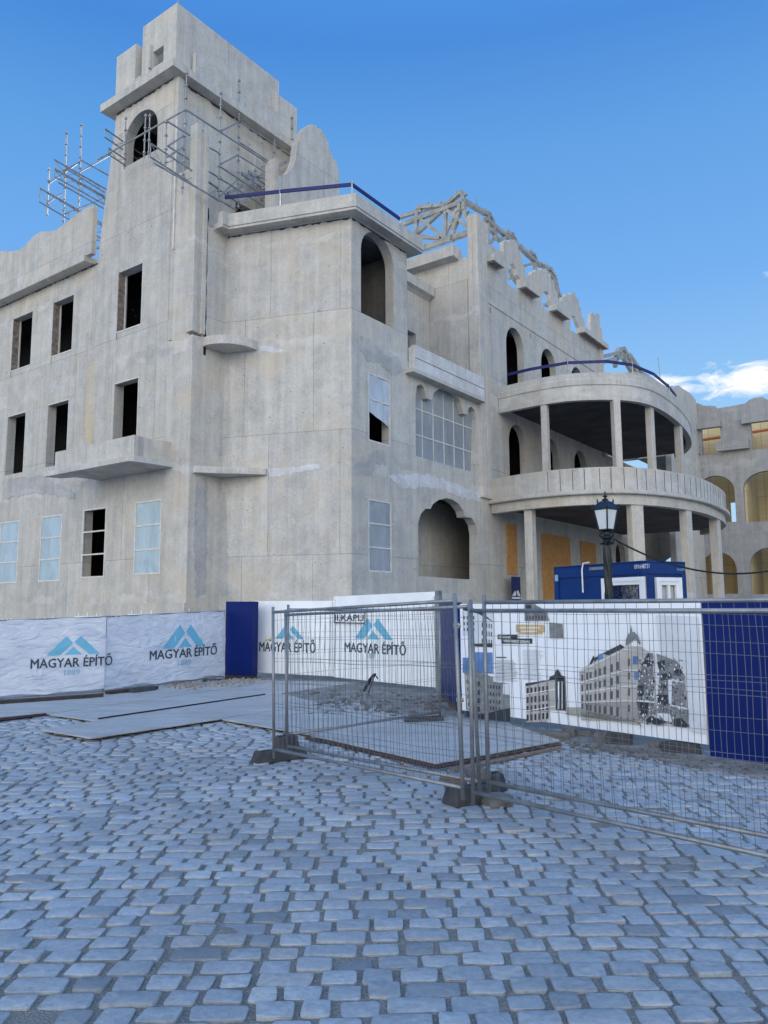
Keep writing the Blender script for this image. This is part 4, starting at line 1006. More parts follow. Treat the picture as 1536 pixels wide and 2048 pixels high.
m, g, p, o = mat('painted_reflection_glass')  # bright tree reflection painted into the base colour by noise
pos = g.a('ShaderNodeNewGeometry').outputs['Position']
setp(g, p, Base_Color=g.mix(g.ramp(g.noise(pos, 9, 7, .75, 1.2), [(.42, 0), (.56, 1)]), (.06, .055, .045, 1), (.78, .73, .62, 1)), Roughness=.15, Specular_IOR_Level=.8, Metallic=.1)
bump(g, p, g.noise(pos, 14, 5, .7), .5, .05); GLS = m
CURT = simple('grey_curtain', (.42, .43, .44), .8, vary=.2, nscale=5)
for W_, r, k in ((WA_, lw, 0), (WB2, rw, 1)):
    b = MB(); u0, u1, z0, z1 = r
    for (t, wi, wo_) in ((.09, -.06, .035), (.17, -.05, .012)):
        wbox(b, W_, u0, u0+t, z0, z1, wi, wo_); wbox(b, W_, u1-t, u1, z0, z1, wi, wo_); wbox(b, W_, u0+t, u1-t, z1-t, z1, wi, wo_-.001); wbox(b, W_, u0+t, u1-t, z0, z0+t, wi, wo_-.001)
    o = b.build('window', UPVC, CT)
    if k == 0: b = MB(); wbox(b, W_, u0+.1, u1-.1, z0+.1, z1-.1, -.07, -.03); b.build('pane', GLS, o)
    else:
        b = MB(); nn = 24; vs = []
        for i in range(nn+1):
            u = u0+.1+(u1-u0-.2)*i/nn; d = -.09+.025*math.sin(i*1.9)
            vs += [W_.pt(u, z0, d), W_.pt(u, z1-.05, d)]
        b.add(vs, [(2*i, 2*i+2, 2*i+3, 2*i+1) for i in range(nn)]); b.build('curtain', CURT, o, smooth=True)
        b = MB(); um = (u0+u1)/2; wbox(b, W_, um-.02, um+.05, z0, z1-.1, -.06, .0); b.build('mullion', UPVC, o)
ut, zt2 = WA_.hit(1269, 1137); ue = WA_.hit(1299, 1134)[0]
tu = ut if (WA_.read.dot(WA_.d) > 0) else ut
text('091648731', WA_, tu, zt2-.01, (abs(ue-ut), .10), .004, WHITEP, CT, 'container_number')
ut, zt2 = WB2.hit(1354, 1139); ue = WB2.hit(1371, 1139)[0]
text('091648731', WB2, ut, zt2-.03, (abs(ue-ut)*.9, .06), .004, TEALL, CT, 'container_number')
ul_, zl_ = WA_.hit(1180, 1135); ur_, _ = WA_.hit(1213, 1133)
b = MB(); wbox(b, WA_, ul_, ur_, zl_-.07, zl_+.0, .003, .03); b.build('vent_grille', GALV, CT)
b = MB(); q = [WA_.at(1178, 1125, .1), WA_.at(1166, 1127, .1), WA_.at(1164, 1140, .1), WA_.at(1166, 1185, .1)]; b.path(q, .018, 6); b.build('drain_pipe', UPVC, CT)
us_, zs2 = WA_.hit(1109, 1150); b = MB(); wbox(b, WA_, us_-.14, us_-.02, zs2-.16, zs2, .003, .012); b.build('notice', TEALL, CT)

# street lamp
gl = G(1228, 1424); LZ = lambda y: EYE+Wall(gl, (1, 0)).hit(1213, y)[1]-EYE
LP = thing('street_lamp', 'ornate black lantern on a twisted iron post in front of the container', 'street lamp', gl)
zl0, zl1 = LZ(1062), LZ(982); H_ = zl1-zl0
s_ = H_/80
b = MB(); nz_, nn = 90, 16; vs = []; zt3 = LZ(1090)
for j in range(nz_+1):
    z = .9+(zt3-.9)*j/nz_
    for i in range(nn):
        a = 2*math.pi*i/nn; r = .075+.020*math.cos(4*(a)+z*9.5) - .010*j/nz_; vs.append(gl+Vector((r*math.cos(a), r*math.sin(a), z)))
b.add(vs, [(j*nn+i, j*nn+(i+1) % nn, (j+1)*nn+(i+1) % nn, (j+1)*nn+i) for j in range(nz_) for i in range(nn)])
b.build('twisted_post', IRON, LP, smooth=True)
b = MB(); b.lathe([(.22, 0), (.22, .12), (.17, .16), (.15, .5), (.17, .55), (.13, .62), (.12, .85), (.15, .88), (.09, .93)], gl, 16); b.build('pedestal', IRON, LP)
b = MB(); b.lathe([(.06, zt3), (.13, zt3+.015), (.14, zt3+.035), (.09, zt3+.06), (.07, zt3+.10), (.11, zt3+.13), (.09, zt3+.17), (.05, zt3+.2), (.05, zl0-.02), (.12, zl0)], gl, 14); b.build('collar', IRON, LP)
for a in range(4):
    an = a*math.pi/2+.5; d = Vector((math.cos(an), math.sin(an), 0)); pts = []
    for i in range(12):
        t = i/11; pts.append(gl+d*(.05+.13*math.sin(t*math.pi*.9))+ZUP*(zt3+.12+(zl0-zt3-.14)*t))
    MB().path(pts, .014, 5).build('scroll_bracket', IRON, LP)
zr_ = LZ(1018); rb_, rt_ = .10, .160
aa = .62
def sqr(r, z): return [gl+Vector((r*math.sqrt(2)*math.cos(aa+math.pi/4+k*math.pi/2), r*math.sqrt(2)*math.sin(aa+math.pi/4+k*math.pi/2), z)) for k in range(4)]
lo_, hi_ = sqr(rb_, zl0+.02), sqr(rt_, zr_)
for k in range(4):
    MB().tube(lo_[k], hi_[k], .016, 5).build('lantern_bar', IRON, LP)
    k2 = (k+1) % 4; cn = (lo_[k]+lo_[k2]+hi_[k]+hi_[k2])/4; inn = (gl+ZUP*cn.z-cn).normalized()*.006
    MB().prism([lo_[k]+inn, lo_[k2]+inn, hi_[k2]+inn, hi_[k]+inn], inn).build('glass_pane', GLASSW, LP)
b = MB()
for k in range(4): b.tube(lo_[k], lo_[(k+1) % 4], .018, 5); b.tube(hi_[k], hi_[(k+1) % 4], .024, 6)
b.build('lantern_frame', IRON, LP)
r1, r2, r3 = sqr(rt_*1.08, zr_+.01), sqr(.105, zr_+.125), sqr(.04, zr_+.17)
b = MB(); vs = r1+r2+r3; b.add(vs, [(i, (i+1) % 4, 4+(i+1) % 4, 4+i) for i in range(4)]+[(4+i, 4+(i+1) % 4, 8+(i+1) % 4, 8+i) for i in range(4)]+[(0, 3, 2, 1), (8, 9, 10, 11)])
b.build('lantern_roof', simple('blue_black_roof_enamel', (.012, .022, .05), .35, .2, vary=.3), LP)
b = MB()
for q in r1+r2: b.lathe([(.016, 0), (.02, .03), (.006, .05), (.012, .065), (.002, .08)], q, 6)
b.build('crown_spikes', IRON, LP)
z0 = zr_+.17; b = MB(); b.lathe([(.045, z0), (.065, z0+.02), (.03, z0+.03), (.018, z0+.055), (.045, z0+.075), (.048, z0+.085), (.016, z0+.105), (.010, z0+.13), (.018, z0+.145), (.003, z0+.18)], gl, 10); b.build('finial', IRON, LP, smooth=True)
pts = [gl+ZUP*(zt3+.02)+Vector((.10, 0, 0))]
Pa = Wall(gl, (1, -.12)).at(1228, 1078); Pe = Wall(gl, (1, -.12)).at(1640, 1112)
for i in range(31):
    t = i/30; q = Pa.lerp(Pe, t); q.z -= .62*4*t*(1-t)*.78; pts.append(q)
cb = MB().path(pts, .018, 6).build('overhead_cable', CABLE); tagk(cb, 'thick black cable sagging from the lantern post out to the right', 'cable')
wl = Wall(gl, (1, 0)); pts = [wl.at(1226, 1078, .1), wl.at(1213, 1082, .14), wl.at(1207, 1095, .14), wl.at(1207, 1120, .13), wl.at(1209, 1160, .12), wl.at(1213, 1205, .12), wl.at(1215, 1330, .1)]
cb = MB().path(pts, .010, 5).build('lamp_cable', CABLE); tagk(cb, 'thin black cable hanging down along the twisted lamp post', 'cable')

# dark blue notice on the ground floor column
nw = R.off(.4); un, zn = nw.hit(1022, 1153); un2, zn2 = nw.hit(1041, 1215)
o = MB(); wbox(o, nw, un, un2, zn2, zn, .0, .03); nb = o.build('banner', BLUE); nb.data.materials.clear(); nb.data.materials.append(simple('navy_banner', (.01, .02, .11), .6, bumps=0))
tagk(nb, 'narrow navy banner with a white peak emblem on the wall beside the terrace column', 'banner')
flat('emblem', nw, [[(1024, 1192), (1030, 1181), (1033, 1188), (1031, 1192)], [(1033, 1183), (1036, 1180), (1041, 1192), (1036, 1192)]], .034, WHITEP, nb)
flat('emblem_line', nw, [[(1024, 1194), (1041, 1194), (1041, 1198), (1024, 1198)], [(1026, 1203), (1036, 1203), (1036, 1206), (1026, 1206)]], .034, WHITEP, nb)

# ------------------------------------------------------------------ fences and hoardings
LOGO = [[(0, 0), (.35, .385), (.48, .245), (.25, 0)], [(.5, .265), (.62, .385), (1, 0), (.80, 0), (.5, .265)][:4], [(.33, 0), (.485, .16), (.66, 0)]]
def logo(W, u, z, width, w, parent, disp=None, k=1.0, m=TEALP):
    """three pointed peaks, u = left edge"""
    s = 1 if W.read.dot(W.d) > 0 else -1
    polys = [[(u+s*x*width, z+y*width*k) for x, y in pl] for pl in LOGO]
    return flat('company_logo', W, polys, w, m, parent, px=False, disp=disp)
INK = simple('charcoal_lettering', (.03, .045, .07), .5, vary=.1, bumps=0)
def tarp(label, A, B_, zt0, zt1, seed, m=TARP):
    """mesh fence panel dressed with a printed tarpaulin"""
    W = Wall(A, B_-A); L = (B_-A).length
    t = thing('tarpaulin_fence', label, 'fence', A, 'tarpaulin fence along the left side')
    def wave(q):
        u = (q-W.P).dot(W.d); z = q.z
        return .03*math.sin(u*1.7+seed)+.018*math.sin(u*4.3+z*1.5+seed*2)+.012*noise.noise(Vector((u*2.5, z*2.5, seed)))+.010*noise.noise(Vector((u*9, z*4, seed)))
    nx, nz2 = 90, 22; vs = []; rr = random.Random(seed)
    for j in range(nz2+1):
        for i in range(nx+1):
            u = L*i/nx; t_ = j/nz2; lo = .14+.05*noise.noise(Vector((u*1.3, 0, seed)))+.03*abs(math.sin(u*2.1)); hi = zt0+(zt1-zt0)*i/nx+.012*math.sin(u*6)
            q = W.pt(u, lo+(hi-lo)*t_, .05); vs.append(q+W.n*wave(q))
    b = MB(); b.add(vs, [(j*(nx+1)+i, j*(nx+1)+i+1, (j+1)*(nx+1)+i+1, (j+1)*(nx+1)+i) for j in range(nz2) for i in range(nx)])
    tp_ = b.build('tarpaulin', m, t, smooth=True)
    for u in (0.02, L-.02):
        MB().tube(W.pt(u, .05, 0), W.pt(u, (zt0 if u < 1 else zt1)+.03, 0), .021, 8).build('post', GALV, t)
    MB().tube(W.pt(0, zt0, 0), W.pt(L, zt1, 0), .019, 8).build('top_rail', GALV, t); MB().tube(W.pt(0, .12, 0), W.pt(L, .12, 0), .019, 8).build('bottom_rail', GALV, t)
    b = MB()
    for k in range(1, int(L/.10)): u = .10*k; b.tube(W.pt(u, .12, -.005), W.pt(u, zt0+(zt1-zt0)*u/L, -.005), .0022, 3)
    for z in (.35, .62, .9, 1.17, 1.45): b.tube(W.pt(0, z, -.01), W.pt(L, z, -.01), .0025, 3)
    b.build('wire_mesh', WIRE, t)
    return t, W, tp_, wave
fa, fb, fc = G(-235, 1424), G(205, 1393), G(447, 1361)
za_, zb3, zc3 = Wall(fa, (1, 0)).hit(-235, 1250)[1], Wall(fb, (1, 0)).hit(205, 1234)[1], Wall(fc, (1, 0)).hit(447, 1222)[1]
t1, W1, tp1, wv1 = tarp('white printed tarpaulin fence panel nearest the left edge with the larger lettering', fa, fb, za_, zb3, 1)
t2, W2_, tp2, wv2 = tarp('white printed tarpaulin fence panel ending at the narrow blue panel', fb, fc, zb3, zc3, 4)
def lettering(W, tp_, wv, tl, tr_, ly, num, w=.062, cap=19):
    ua, za = W.hit(*tl); ub, _ = W.hit(*tr_); ch = W.hit(tl[0], tl[1]-cap)[1]-za
    text('MAGYAR ÉPÍTŐ', W, ua, za, (abs(ub-ua), ch), w, INK, tp_, 'lettering', .022, wv)
    (lx0, ly0), (lx1, _) = ly
    l0, lz = W.hit(lx0, ly0); l1, _ = W.hit(lx1, ly0)
    logo(W, l0, lz, abs(l1-l0), w, tp_, wv, .95)
    if num:
        n0, nz0 = W.hit(*num[0]); n1, _ = W.hit(*num[1]); text('1889', W, n0, nz0, (abs(n1-n0), ch*.62), w, TEALL, tp_, 'lettering', .015, wv)
lettering(W1, tp1, wv1, (60, 1337), (222, 1326), ((92, 1311), (197, 1306)), ((127, 1350), (158, 1348)))
lettering(W2_, tp2, wv2, (295, 1320), (431, 1311), ((320, 1298), (408, 1294)), ((350, 1331), (376, 1330)))
for k, (x0, x1, y) in enumerate(((0, 23, 1243), (66, 110, 1240), (148, 200, 1232), (254, 310, 1228))):
    u0, z0_ = F.hit(x0, y, .2); u1, _ = F.hit(x1, y, .2)
    b = MB(); wbox(b, F, u1, u0, z0_-.85, z0_+.0, .14, .18); fr_ = b.build('basement_window', UPVC, BLD)
    b = MB(); wbox(b, F, u1+.06, u0-.06, z0_-.8, z0_-.06, .181, .186); b.build('pane', COND, fr_)
    for q in (.15, .5, .85): b = MB(); uu = u1+(u0-u1)*q; wbox(b, F, uu-.02, uu+.02, z0_, z0_+.13, .14, .18); b.build('bracket', UPVC, fr_)
# timbers and feet under the tarpaulin fence
def foot(name, label, loc, rz, sz, m=BASEB, cat='ballast block', group='weighted feet of the fences'):
    b = MB(); L, Wd, H = sz; t = .04
    b.add([(-L/2, -Wd/2, 0), (L/2, -Wd/2, 0), (L/2, Wd/2, 0), (-L/2, Wd/2, 0), (-L/2+t, -Wd/2+t, H), (L/2-t, -Wd/2+t, H), (L/2-t, Wd/2-t, H), (-L/2+t, Wd/2-t, H)],
          [(0, 3, 2, 1), (4, 5, 6, 7), (0, 1, 5, 4), (1, 2, 6, 5), (2, 3, 7, 6), (3, 0, 4, 7)])
    t_ = thing(name, label, cat, loc, group, rz)
    off = ORG[t_.name].copy(); ORG[t_.name] = Vector((0, 0, 0))
    o = b.build('block', m, t_, bevel=.02)
    b = MB()
    for sx in (-.32, -.22, 0, .22, .32): b.lathe([(.028, H-.01), (.032, H+.006), (.02, H+.007)], (L*sx, 0, 0), 8)
    b.build('socket', CABLE, t_); ORG[t_.name] = off
    return t_
def gplank(label, a, c, w, h, m, cat='plank', name='timber_plank', z=0.02):
    A, C = G(*a), G(*c); A.z = C.z = z+h/2; o = MB().beam(A, C, w, h).build(name, m, None, bevel=.006); tagk(o, label, cat); return o
gplank('long dark timber lying under the foot of the tarpaulin fence at the left edge', (-160, 1424), (205, 1398), .16, .10, TIMBER)
gplank('short dark timber packing below the middle of the tarpaulin fence', (215, 1393), (312, 1382), .18, .10, TIMBER)
f_ = foot('ballast_block', 'grey block with pale marks under the right half of the tarpaulin fence', G(285, 1387), 1.0, (.7, .25, .14))
f_ = foot('ballast_block', 'flat dark block by the narrow blue panel', G(430, 1366), .4, (.7, .25, .1))

# white gate boards and blue panels
def board(name, label, cat, A, B_, z0, zA, zB, m, th=.06, group=None, brk=None):
    W = Wall(A, B_-A); L = (B_-A).length; t = thing(name, label, cat, A, group)
    wall('panel', W, [(0, z0), (L, z0), (L, zB), (0, zA)], [], th, m, t)
    return t, W, L
h0, h1, h2 = G(507, 1356), G(667, 1365), G(875, 1388)
zz = [Wall(h, (1, 0)).hit(x, y)[1] for h, x, y in ((h0, 507, 1202), (h1, 667, 1193), (h2, 880, 1183))]
g1, Wg1, Lg1 = board('site_gate', 'left leaf of the white site gate with lettering partly behind the wire panel', 'gate', h0, h1, .16, zz[0], zz[0]-.02, WHITEB)
g2, Wg2, Lg2 = board('site_gate', 'right, taller leaf of the white site gate below the KAPU sign', 'gate', h1+(h2-h1)*.004, h2, .14, zz[1], zz[2], WHITEB)
for W_, L_, t_, zt_ in ((Wg1, Lg1, g1, zz[0]), (Wg2, Lg2, g2, zz[1])):
    b = MB(); wbox(b, W_, .03, .09, .16, zt_-.05, .003, .045); wbox(b, W_, L_-.10, L_-.03, .16, zt_-.04, .003, .045); b.build('edge_profile', UPVC, t_)
b = MB(); wbox(b, Wg2, Lg2-.02, Lg2+.10, .0, zz[2]+.02, -.1, .02); b.build('post', GALV, g2)
b = MB(); wbox(b, Wg2, .1, Lg2-.12, zz[1]-.34, zz[1]-.325, .003, .014); b.build('edge_profile', GALV, g2)
zero = lambda q: 0.0
lettering(Wg1, g1, None, (519, 1302), (631, 1301), ((551, 1277), (608, 1276)), None, .006)
lettering(Wg2, g2, None, (690, 1303), (812, 1302), ((710, 1277), (786, 1276)), ((735, 1317), (750, 1317)), .006)
ua, za = Wg2.hit(672, 1246); ub, zb4 = Wg2.hit(734, 1224)
kp = MB(); wbox(kp, Wg2, ua, ub, za, zb4, .05, .07); kp = kp.build('gate_sign', WHITEP); tagk(kp, 'small white sign lettered KAPU fixed on the white gate', 'sign')
b = MB(); e_ = .025; wbox(b, Wg2, ua, ub, za, za+e_, .071, .074); wbox(b, Wg2, ua, ub, zb4-e_, zb4, .071, .074); wbox(b, Wg2, ua, ua+e_, za+e_, zb4-e_, .071, .074); wbox(b, Wg2, ub-e_, ub, za+e_, zb4-e_, .071, .074); b.build('border', DARKP, kp)
text('II.KAPU', Wg2, ua+.05, za+.065, (ub-ua-.1, zb4-za-.13), .075, DARKP, kp, 'lettering', .02)
ba, bb_ = G(449, 1360), G(503, 1362)
n1, Wn1, Ln1 = board('blue_hoarding', 'narrow blue panel between the tarpaulin fence and the white gate', 'hoarding', ba, bb_, .14, Wall(ba, (1, 0)).hit(455, 1203)[1], Wall(bb_, (1, 0)).hit(503, 1203)[1], BLUE, .3)
b = MB(); wbox(b, Wn1, .0, Ln1, .9, .925, .003, .012); b.build('joint_strip', BLUE, n1)
b = MB(); wbox(b, Wn1, .0, Ln1, 0, .13, -.28, -.02); b.build('footing', TIMBER, n1)
ba, bb_ = G(881, 1398), G(919, 1432)
n2, Wn2, Ln2 = board('blue_hoarding', 'blue panel between the white gate and the printed boards', 'hoarding', ba, bb_, .14, Wall(ba, (1, 0)).hit(881, 1204)[1], Wall(bb_, (1, 0)).hit(912, 1205)[1], BLUE, .08)
b = MB(); wbox(b, Wn2, .0, Ln2, 0, .13, -.08, -.01); b.build('footing', RUST, n2)

# printed hoarding
p0_, p1_, p2_ = G(924, 1440), G(1418, 1516), G(1700, 1553)
zh = 2.03
PB, WP, LPb = board('printed_hoarding', 'long white hoarding printed with old building pictures and text', 'hoarding', p0_, p1_, .17, zh, zh, PRINT, .05)
PBl, WPl, LPl = board('blue_hoarding', 'plain blue hoarding at the right edge next to the printed boards', 'hoarding', p1_+(p1_-p0_).normalized()*.02, p2_, .02, zh+.01, zh+.03, BLUE, .06)
ujo = [1.2, 2.45, 3.7]
b = MB()
for u in (LPl*.42, LPl*.8): wbox(b, WPl, u, u+.012, .03, zh, .002, .008)
b.build('joint_strip', BLUEC, PBl)
lay = [0.003]
def pr(name, polys, m, sub=None):
    lay[0] += .0012; return flat(name, WP, polys, lay[0], m, PB)
def bx(x0, y0, x1, y1): return [(x0, y0), (x1, y0), (x1, y1), (x0, y1)]
def c3(x, y): return (1120+x*.2018, 1230+y*.2018)
def c2(x, y): return (900+x*.1693, 1200+y*.1693)
# left pictures
pr('printed_photo', [[c2(150, 60), c2(495, 150), c2(500, 560), c2(285, 560), c2(285, 420), c2(150, 420)]], MISTP)
pr('printed_photo', [[c2(150, 75), c2(330, 110), c2(520, 265), c2(490, 250), c2(330, 160), c2(150, 120)]], DARKP)
wn = []
for r_ in range(3):
    for k in range(5):
        x = 375+k*27; y = 265+r_*95+k*4; wn.append([c2(x, y), c2(x+11, y+2), c2(x+11, y+55), c2(x, y+53)])
for r_ in range(3):
    for k in range(4): x = 160+k*38; y = 190+r_*70; wn.append([c2(x, y), c2(x+14, y+2), c2(x+14, y+38), c2(x, y+36)])
wn.append([c2(285, 515), c2(500, 510), c2(500, 560), c2(285, 548)])
pr('printed_windows', wn, DARKP)
pr('printed_photo', [[c2(150, 680), c2(280, 680), c2(280, 615), c2(500, 620), c2(508, 870), c2(150, 860)]], SKYP)
pr('printed_photo', [[c2(170, 860), c2(280, 840), c2(505, 905), c2(508, 965), c2(700, 985), c2(712, 1440), c2(430, 1400), c2(190, 1290)]], GREYP)
pr('printed_photo', [[c2(175, 880), c2(250, 905), c2(275, 1320), c2(205, 1280)]], CREAMP)
pr('printed_photo', [[c2(620, 990), c2(700, 990), c2(703, 1120), c2(620, 1110)]], MISTP)
pr('printed_photo', [[c2(430, 1340), c2(620, 1290), c2(710, 1280), c2(712, 1440), c2(200, 1385), c2(190, 1300), c2(300, 1345)]], DARKP)
wn = []
for r_ in range(4):
    for k in range(5): x = 440+k*34; y = 1000+r_*85+k*3; wn.append([c2(x, y), c2(x+13, y+2), c2(x+13, y+45), c2(x, y+43)])
    for k in range(3): x = 195+k*22+r_*6; y = 940+r_*90+k*8; wn.append([c2(x, y), c2(x+9, y+2), c2(x+9, y+44), c2(x, y+42)])
    wn.append([c2(325, 960+r_*100), c2(355, 962+r_*100), c2(355, 1020+r_*100), c2(325, 1018+r_*100)])
pr('printed_windows', wn, DARKP)
# text block
pr('printed_caption', [bx(*c2(562, 408), *c2(795, 462)), bx(*c2(606, 455), *c2(970, 515))], DARKP)
pr('printed_caption', [bx(*c2(778, 290), *c2(1112, 378)), bx(*c2(820, 370), *c2(1085, 405))], GOLD)
ua, za = WP.hit(*c2(582, 448)); ub, _ = WP.hit(*c2(720, 448)); text('AZ EGYKORI', WP, ua, za, (ub-ua, .042), .016, WHITEP, PB, 'lettering', .02)
ua, za = WP.hit(*c2(640, 496)); ub, _ = WP.hit(*c2(952, 500)); text('VÖRÖSKERESZT SZÉKHÁZ', WP, ua, za, (ub-ua, .042), .016, WHITEP, PB, 'lettering', .02)
rt = random.Random(2)
pr('printed_lines', [bx(*c2(820+i*2, 318), *c2(830+i*2, 338)) for i in range(0, 120, 8)] + [bx(*c2(840+i*2, 362), *c2(852+i*2, 378)) for i in range(0, 95, 9)], WHITEP)
ln = [bx(*c2(545, 672), *c2(665, 684))]
for i in range(15): ln.append([c2(545, 715+i*17), c2(740+rt.randint(0, 70), 717+i*17), c2(740+rt.randint(0, 60), 721+i*17), c2(545, 719+i*17)])
pr('printed_lines', ln, DARKP)
ln = []
for i in range(22):
    x1 = 1040+rt.randint(0, 60); ln.append([c2(860, 590+i*16), c2(x1, 590+i*16), c2(x1, 593+i*16), c2(860, 593+i*16)])
pr('printed_lines', ln, GREYP)
pr('printed_photo', [[c2(880, 30), c2(965, 30), c2(1130, 130), c2(1175, 245), c2(880, 248)]], GREYP)
pr('printed_photo', [[c2(1170, 265), c2(1325, 278), c2(1335, 452), c2(1178, 448)]], GREYP)
pr('printed_windows', [bx(*c2(900+k*36, 185), *c2(915+k*36, 235)) for k in range(7)] + [bx(*c2(895, 60), *c2(960, 105))], DARKP)
# small picture of the corner house
pr('printed_photo', [[c2(890, 985), c2(1165, 945), c2(1180, 905), c2(1340, 905), c2(1355, 1305), c2(1150, 1295), c2(1140, 1440), c2(905, 1445)]], CREAMP)
pr('printed_photo', [[c2(1240, 905), c2(1355, 915), c2(1368, 1308), c2(1250, 1300)], [c2(890, 985), c2(1170, 945), c2(1180, 905), c2(1230, 885), c2(1250, 830), c2(1275, 815), c2(1300, 860), c2(1310, 890), c2(1355, 900), c2(1350, 930), c2(1180, 950), c2(895, 1020)]], DARKP)
wn = []
for r_ in range(4):
    for k in range(6):
        x = 905+k*46; y = 1040+r_*105-k*5
        wn.append([c2(x, y), c2(x+24, y-1), c2(x+24, y+72), c2(x, y+74)])
pr('printed_windows', wn, DARKP)
pr('printed_lines', [[c2(895, 1108+d), c2(1240, 1050+d), c2(1240, 1058+d), c2(895, 1118+d)] for d in (0, 200)] + [bx(*c2(1275, 960), *c2(1290, 1290)), bx(*c2(1320, 960), *c2(1328, 1290))], WHITEP)
# large picture, intact half
pr('printed_photo', [[c3(950, 0), c3(1360, 15), c3(1440, 1180), c3(1290, 1150), c3(1240, 600), c3(1000, 350)]], MISTP)
pr('printed_photo', [[c3(60, 915), c3(200, 915), c3(210, 1040), c3(780, 1060), c3(780, 1090), c3(60, 985)]], simple('beige_street_print', (.36, .35, .32), .5, bumps=0))
pr('printed_photo', [[c3(190, 550), c3(290, 490), c3(420, 400), c3(640, 330), c3(660, 310), c3(800, 310), c3(870, 370), c3(830, 470), c3(780, 650), c3(760, 850), c3(785, 1050), c3(560, 1020), c3(210, 940)]], CREAMP)
pr('printed_photo', [[c3(210, 860), c3(760, 850), c3(785, 1050), c3(560, 1020), c3(210, 940)]], simple('grey_beige_print', (.30, .29, .275), .5, bumps=0))
pr('printed_photo', [[c3(650, 310), c3(652, 250), c3(668, 200), c3(700, 165), c3(740, 170), c3(775, 215), c3(795, 270), c3(795, 305), c3(740, 230)]], GREYP)
pr('printed_photo', [[c3(698, 165), c3(704, 90), c3(712, 165)], [c3(290, 490), c3(330, 400), c3(345, 430), c3(310, 488)], [c3(335, 430), c3(440, 370), c3(600, 290), c3(640, 320), c3(480, 400), c3(430, 385), c3(340, 465)]], DARKP)
wn = []; wl_ = [(220, 590, 62), (268, 575, 62), (302, 565, 62), (350, 545, 66), (392, 530, 68), (443, 510, 72), (508, 490, 76), (568, 465, 80)]
for i, (x, y, h) in enumerate(wl_):
    for r_ in range(4):
        yy = y+r_*(102+i*5.2) if r_ < 3 else 880+i*5
        hh = h if r_ < 3 else 50+i*6
        wn.append([c3(x-8-i*.7, yy), c3(x+9+i*.9, yy-1), c3(x+9+i*.9, yy+hh), c3(x-8-i*.7, yy+hh)])
for y in (435, 570, 730, 890): wn.append(bx(*c3(672, y), *c3(692, y+70)))
for k in range(8): wn.append(bx(*c3(285+k*62, 965+k*9), *c3(295+k*64, 975+k*9)))
pr('printed_windows', wn, simple('slate_window_print', (.07, .08, .09), .5, bumps=0))
pr('printed_windows', [bx(*c3(722, 408), *c3(776, 490)), bx(*c3(735, 560), *c3(782, 640)), [c3(375, 395), c3(410, 380), c3(430, 430), c3(375, 450)]], SKYP)
pr('printed_lines', [[c3(190, 552), c3(640, 335), c3(860, 365), c3(860, 375), c3(640, 350), c3(195, 565)], [c3(200, 665), c3(650, 540), c3(800, 545), c3(800, 556), c3(650, 552), c3(200, 676)],
                     [c3(210, 765), c3(660, 700), c3(780, 700), c3(780, 708), c3(660, 710), c3(210, 774)], [c3(215, 865), c3(640, 845), c3(760, 850), c3(760, 858), c3(640, 855), c3(215, 873)]], MISTP)
# ruined half
rr = random.Random(12)
pr('printed_photo', [[c3(860, 380), c3(920, 375), c3(925, 860), c3(950, 960), c3(860, 1040), c3(780, 1040), c3(755, 850), c3(790, 640), c3(805, 500)],
                     [c3(955, 380), c3(1060, 420), c3(1110, 440), c3(1160, 455), c3(1200, 540), c3(1225, 660), c3(1245, 900), c3(1275, 930), c3(1255, 1070), c3(1000, 1080), c3(960, 900), c3(985, 600)]], GREYP)
pr('printed_photo', [[c3(800, 495), c3(915, 520), c3(880, 370), c3(850, 420)], [c3(960, 470), c3(1040, 440), c3(1030, 540), c3(990, 550)], [c3(985, 590), c3(1090, 560), c3(1080, 640), c3(1000, 650)], [c3(1000, 690), c3(1060, 680), c3(1055, 740), c3(1005, 745)],
                     [c3(955, 790), c3(1070, 790), c3(1080, 890), c3(975, 870)], [c3(765, 700), c3(835, 690), c3(830, 810), c3(770, 805)], [c3(765, 860), c3(880, 870), c3(860, 990), c3(790, 990)], [c3(1125, 530), c3(1200, 540), c3(1195, 610), c3(1140, 590)],
                     [c3(830, 1050), c3(900, 1000), c3(1000, 1040), c3(1060, 1060), c3(960, 1095)], [c3(1130, 1030), c3(1200, 1020), c3(1285, 1100), c3(1240, 1118), c3(1130, 1100)]], DARKP)
sh = []
for k in range(420):
    x = rr.choice((rr.uniform(770, 930), rr.uniform(960, 1240))); y = rr.uniform(420, 1090); a_ = rr.uniform(4, 16); c_ = rr.uniform(4, 26)
    sh.append([c3(x, y), c3(x+a_, y+rr.uniform(-6, 6)), c3(x+a_+rr.uniform(-5, 5), y+c_), c3(x+rr.uniform(-4, 4), y+c_)])
pr('printed_debris', sh[:130], DARKP); pr('printed_debris', sh[130:230], MISTP); pr('printed_debris', sh[230:330], DARKP); pr('printed_debris', sh[330:375], WHITEP)
pr('printed_debris', [[c3(1110, 640), c3(1225, 660), c3(1230, 672), c3(1110, 655)], [c3(1090, 885), c3(1275, 925), c3(1270, 940), c3(1090, 900)], [c3(760, 840), c3(950, 860), c3(950, 872), c3(765, 856)], [c3(960, 970), c3(1090, 980), c3(1110, 1060), c3(1040, 1050)], [c3(1070, 640), c3(1110, 640), c3(1105, 880), c3(1080, 880)]], MISTP)

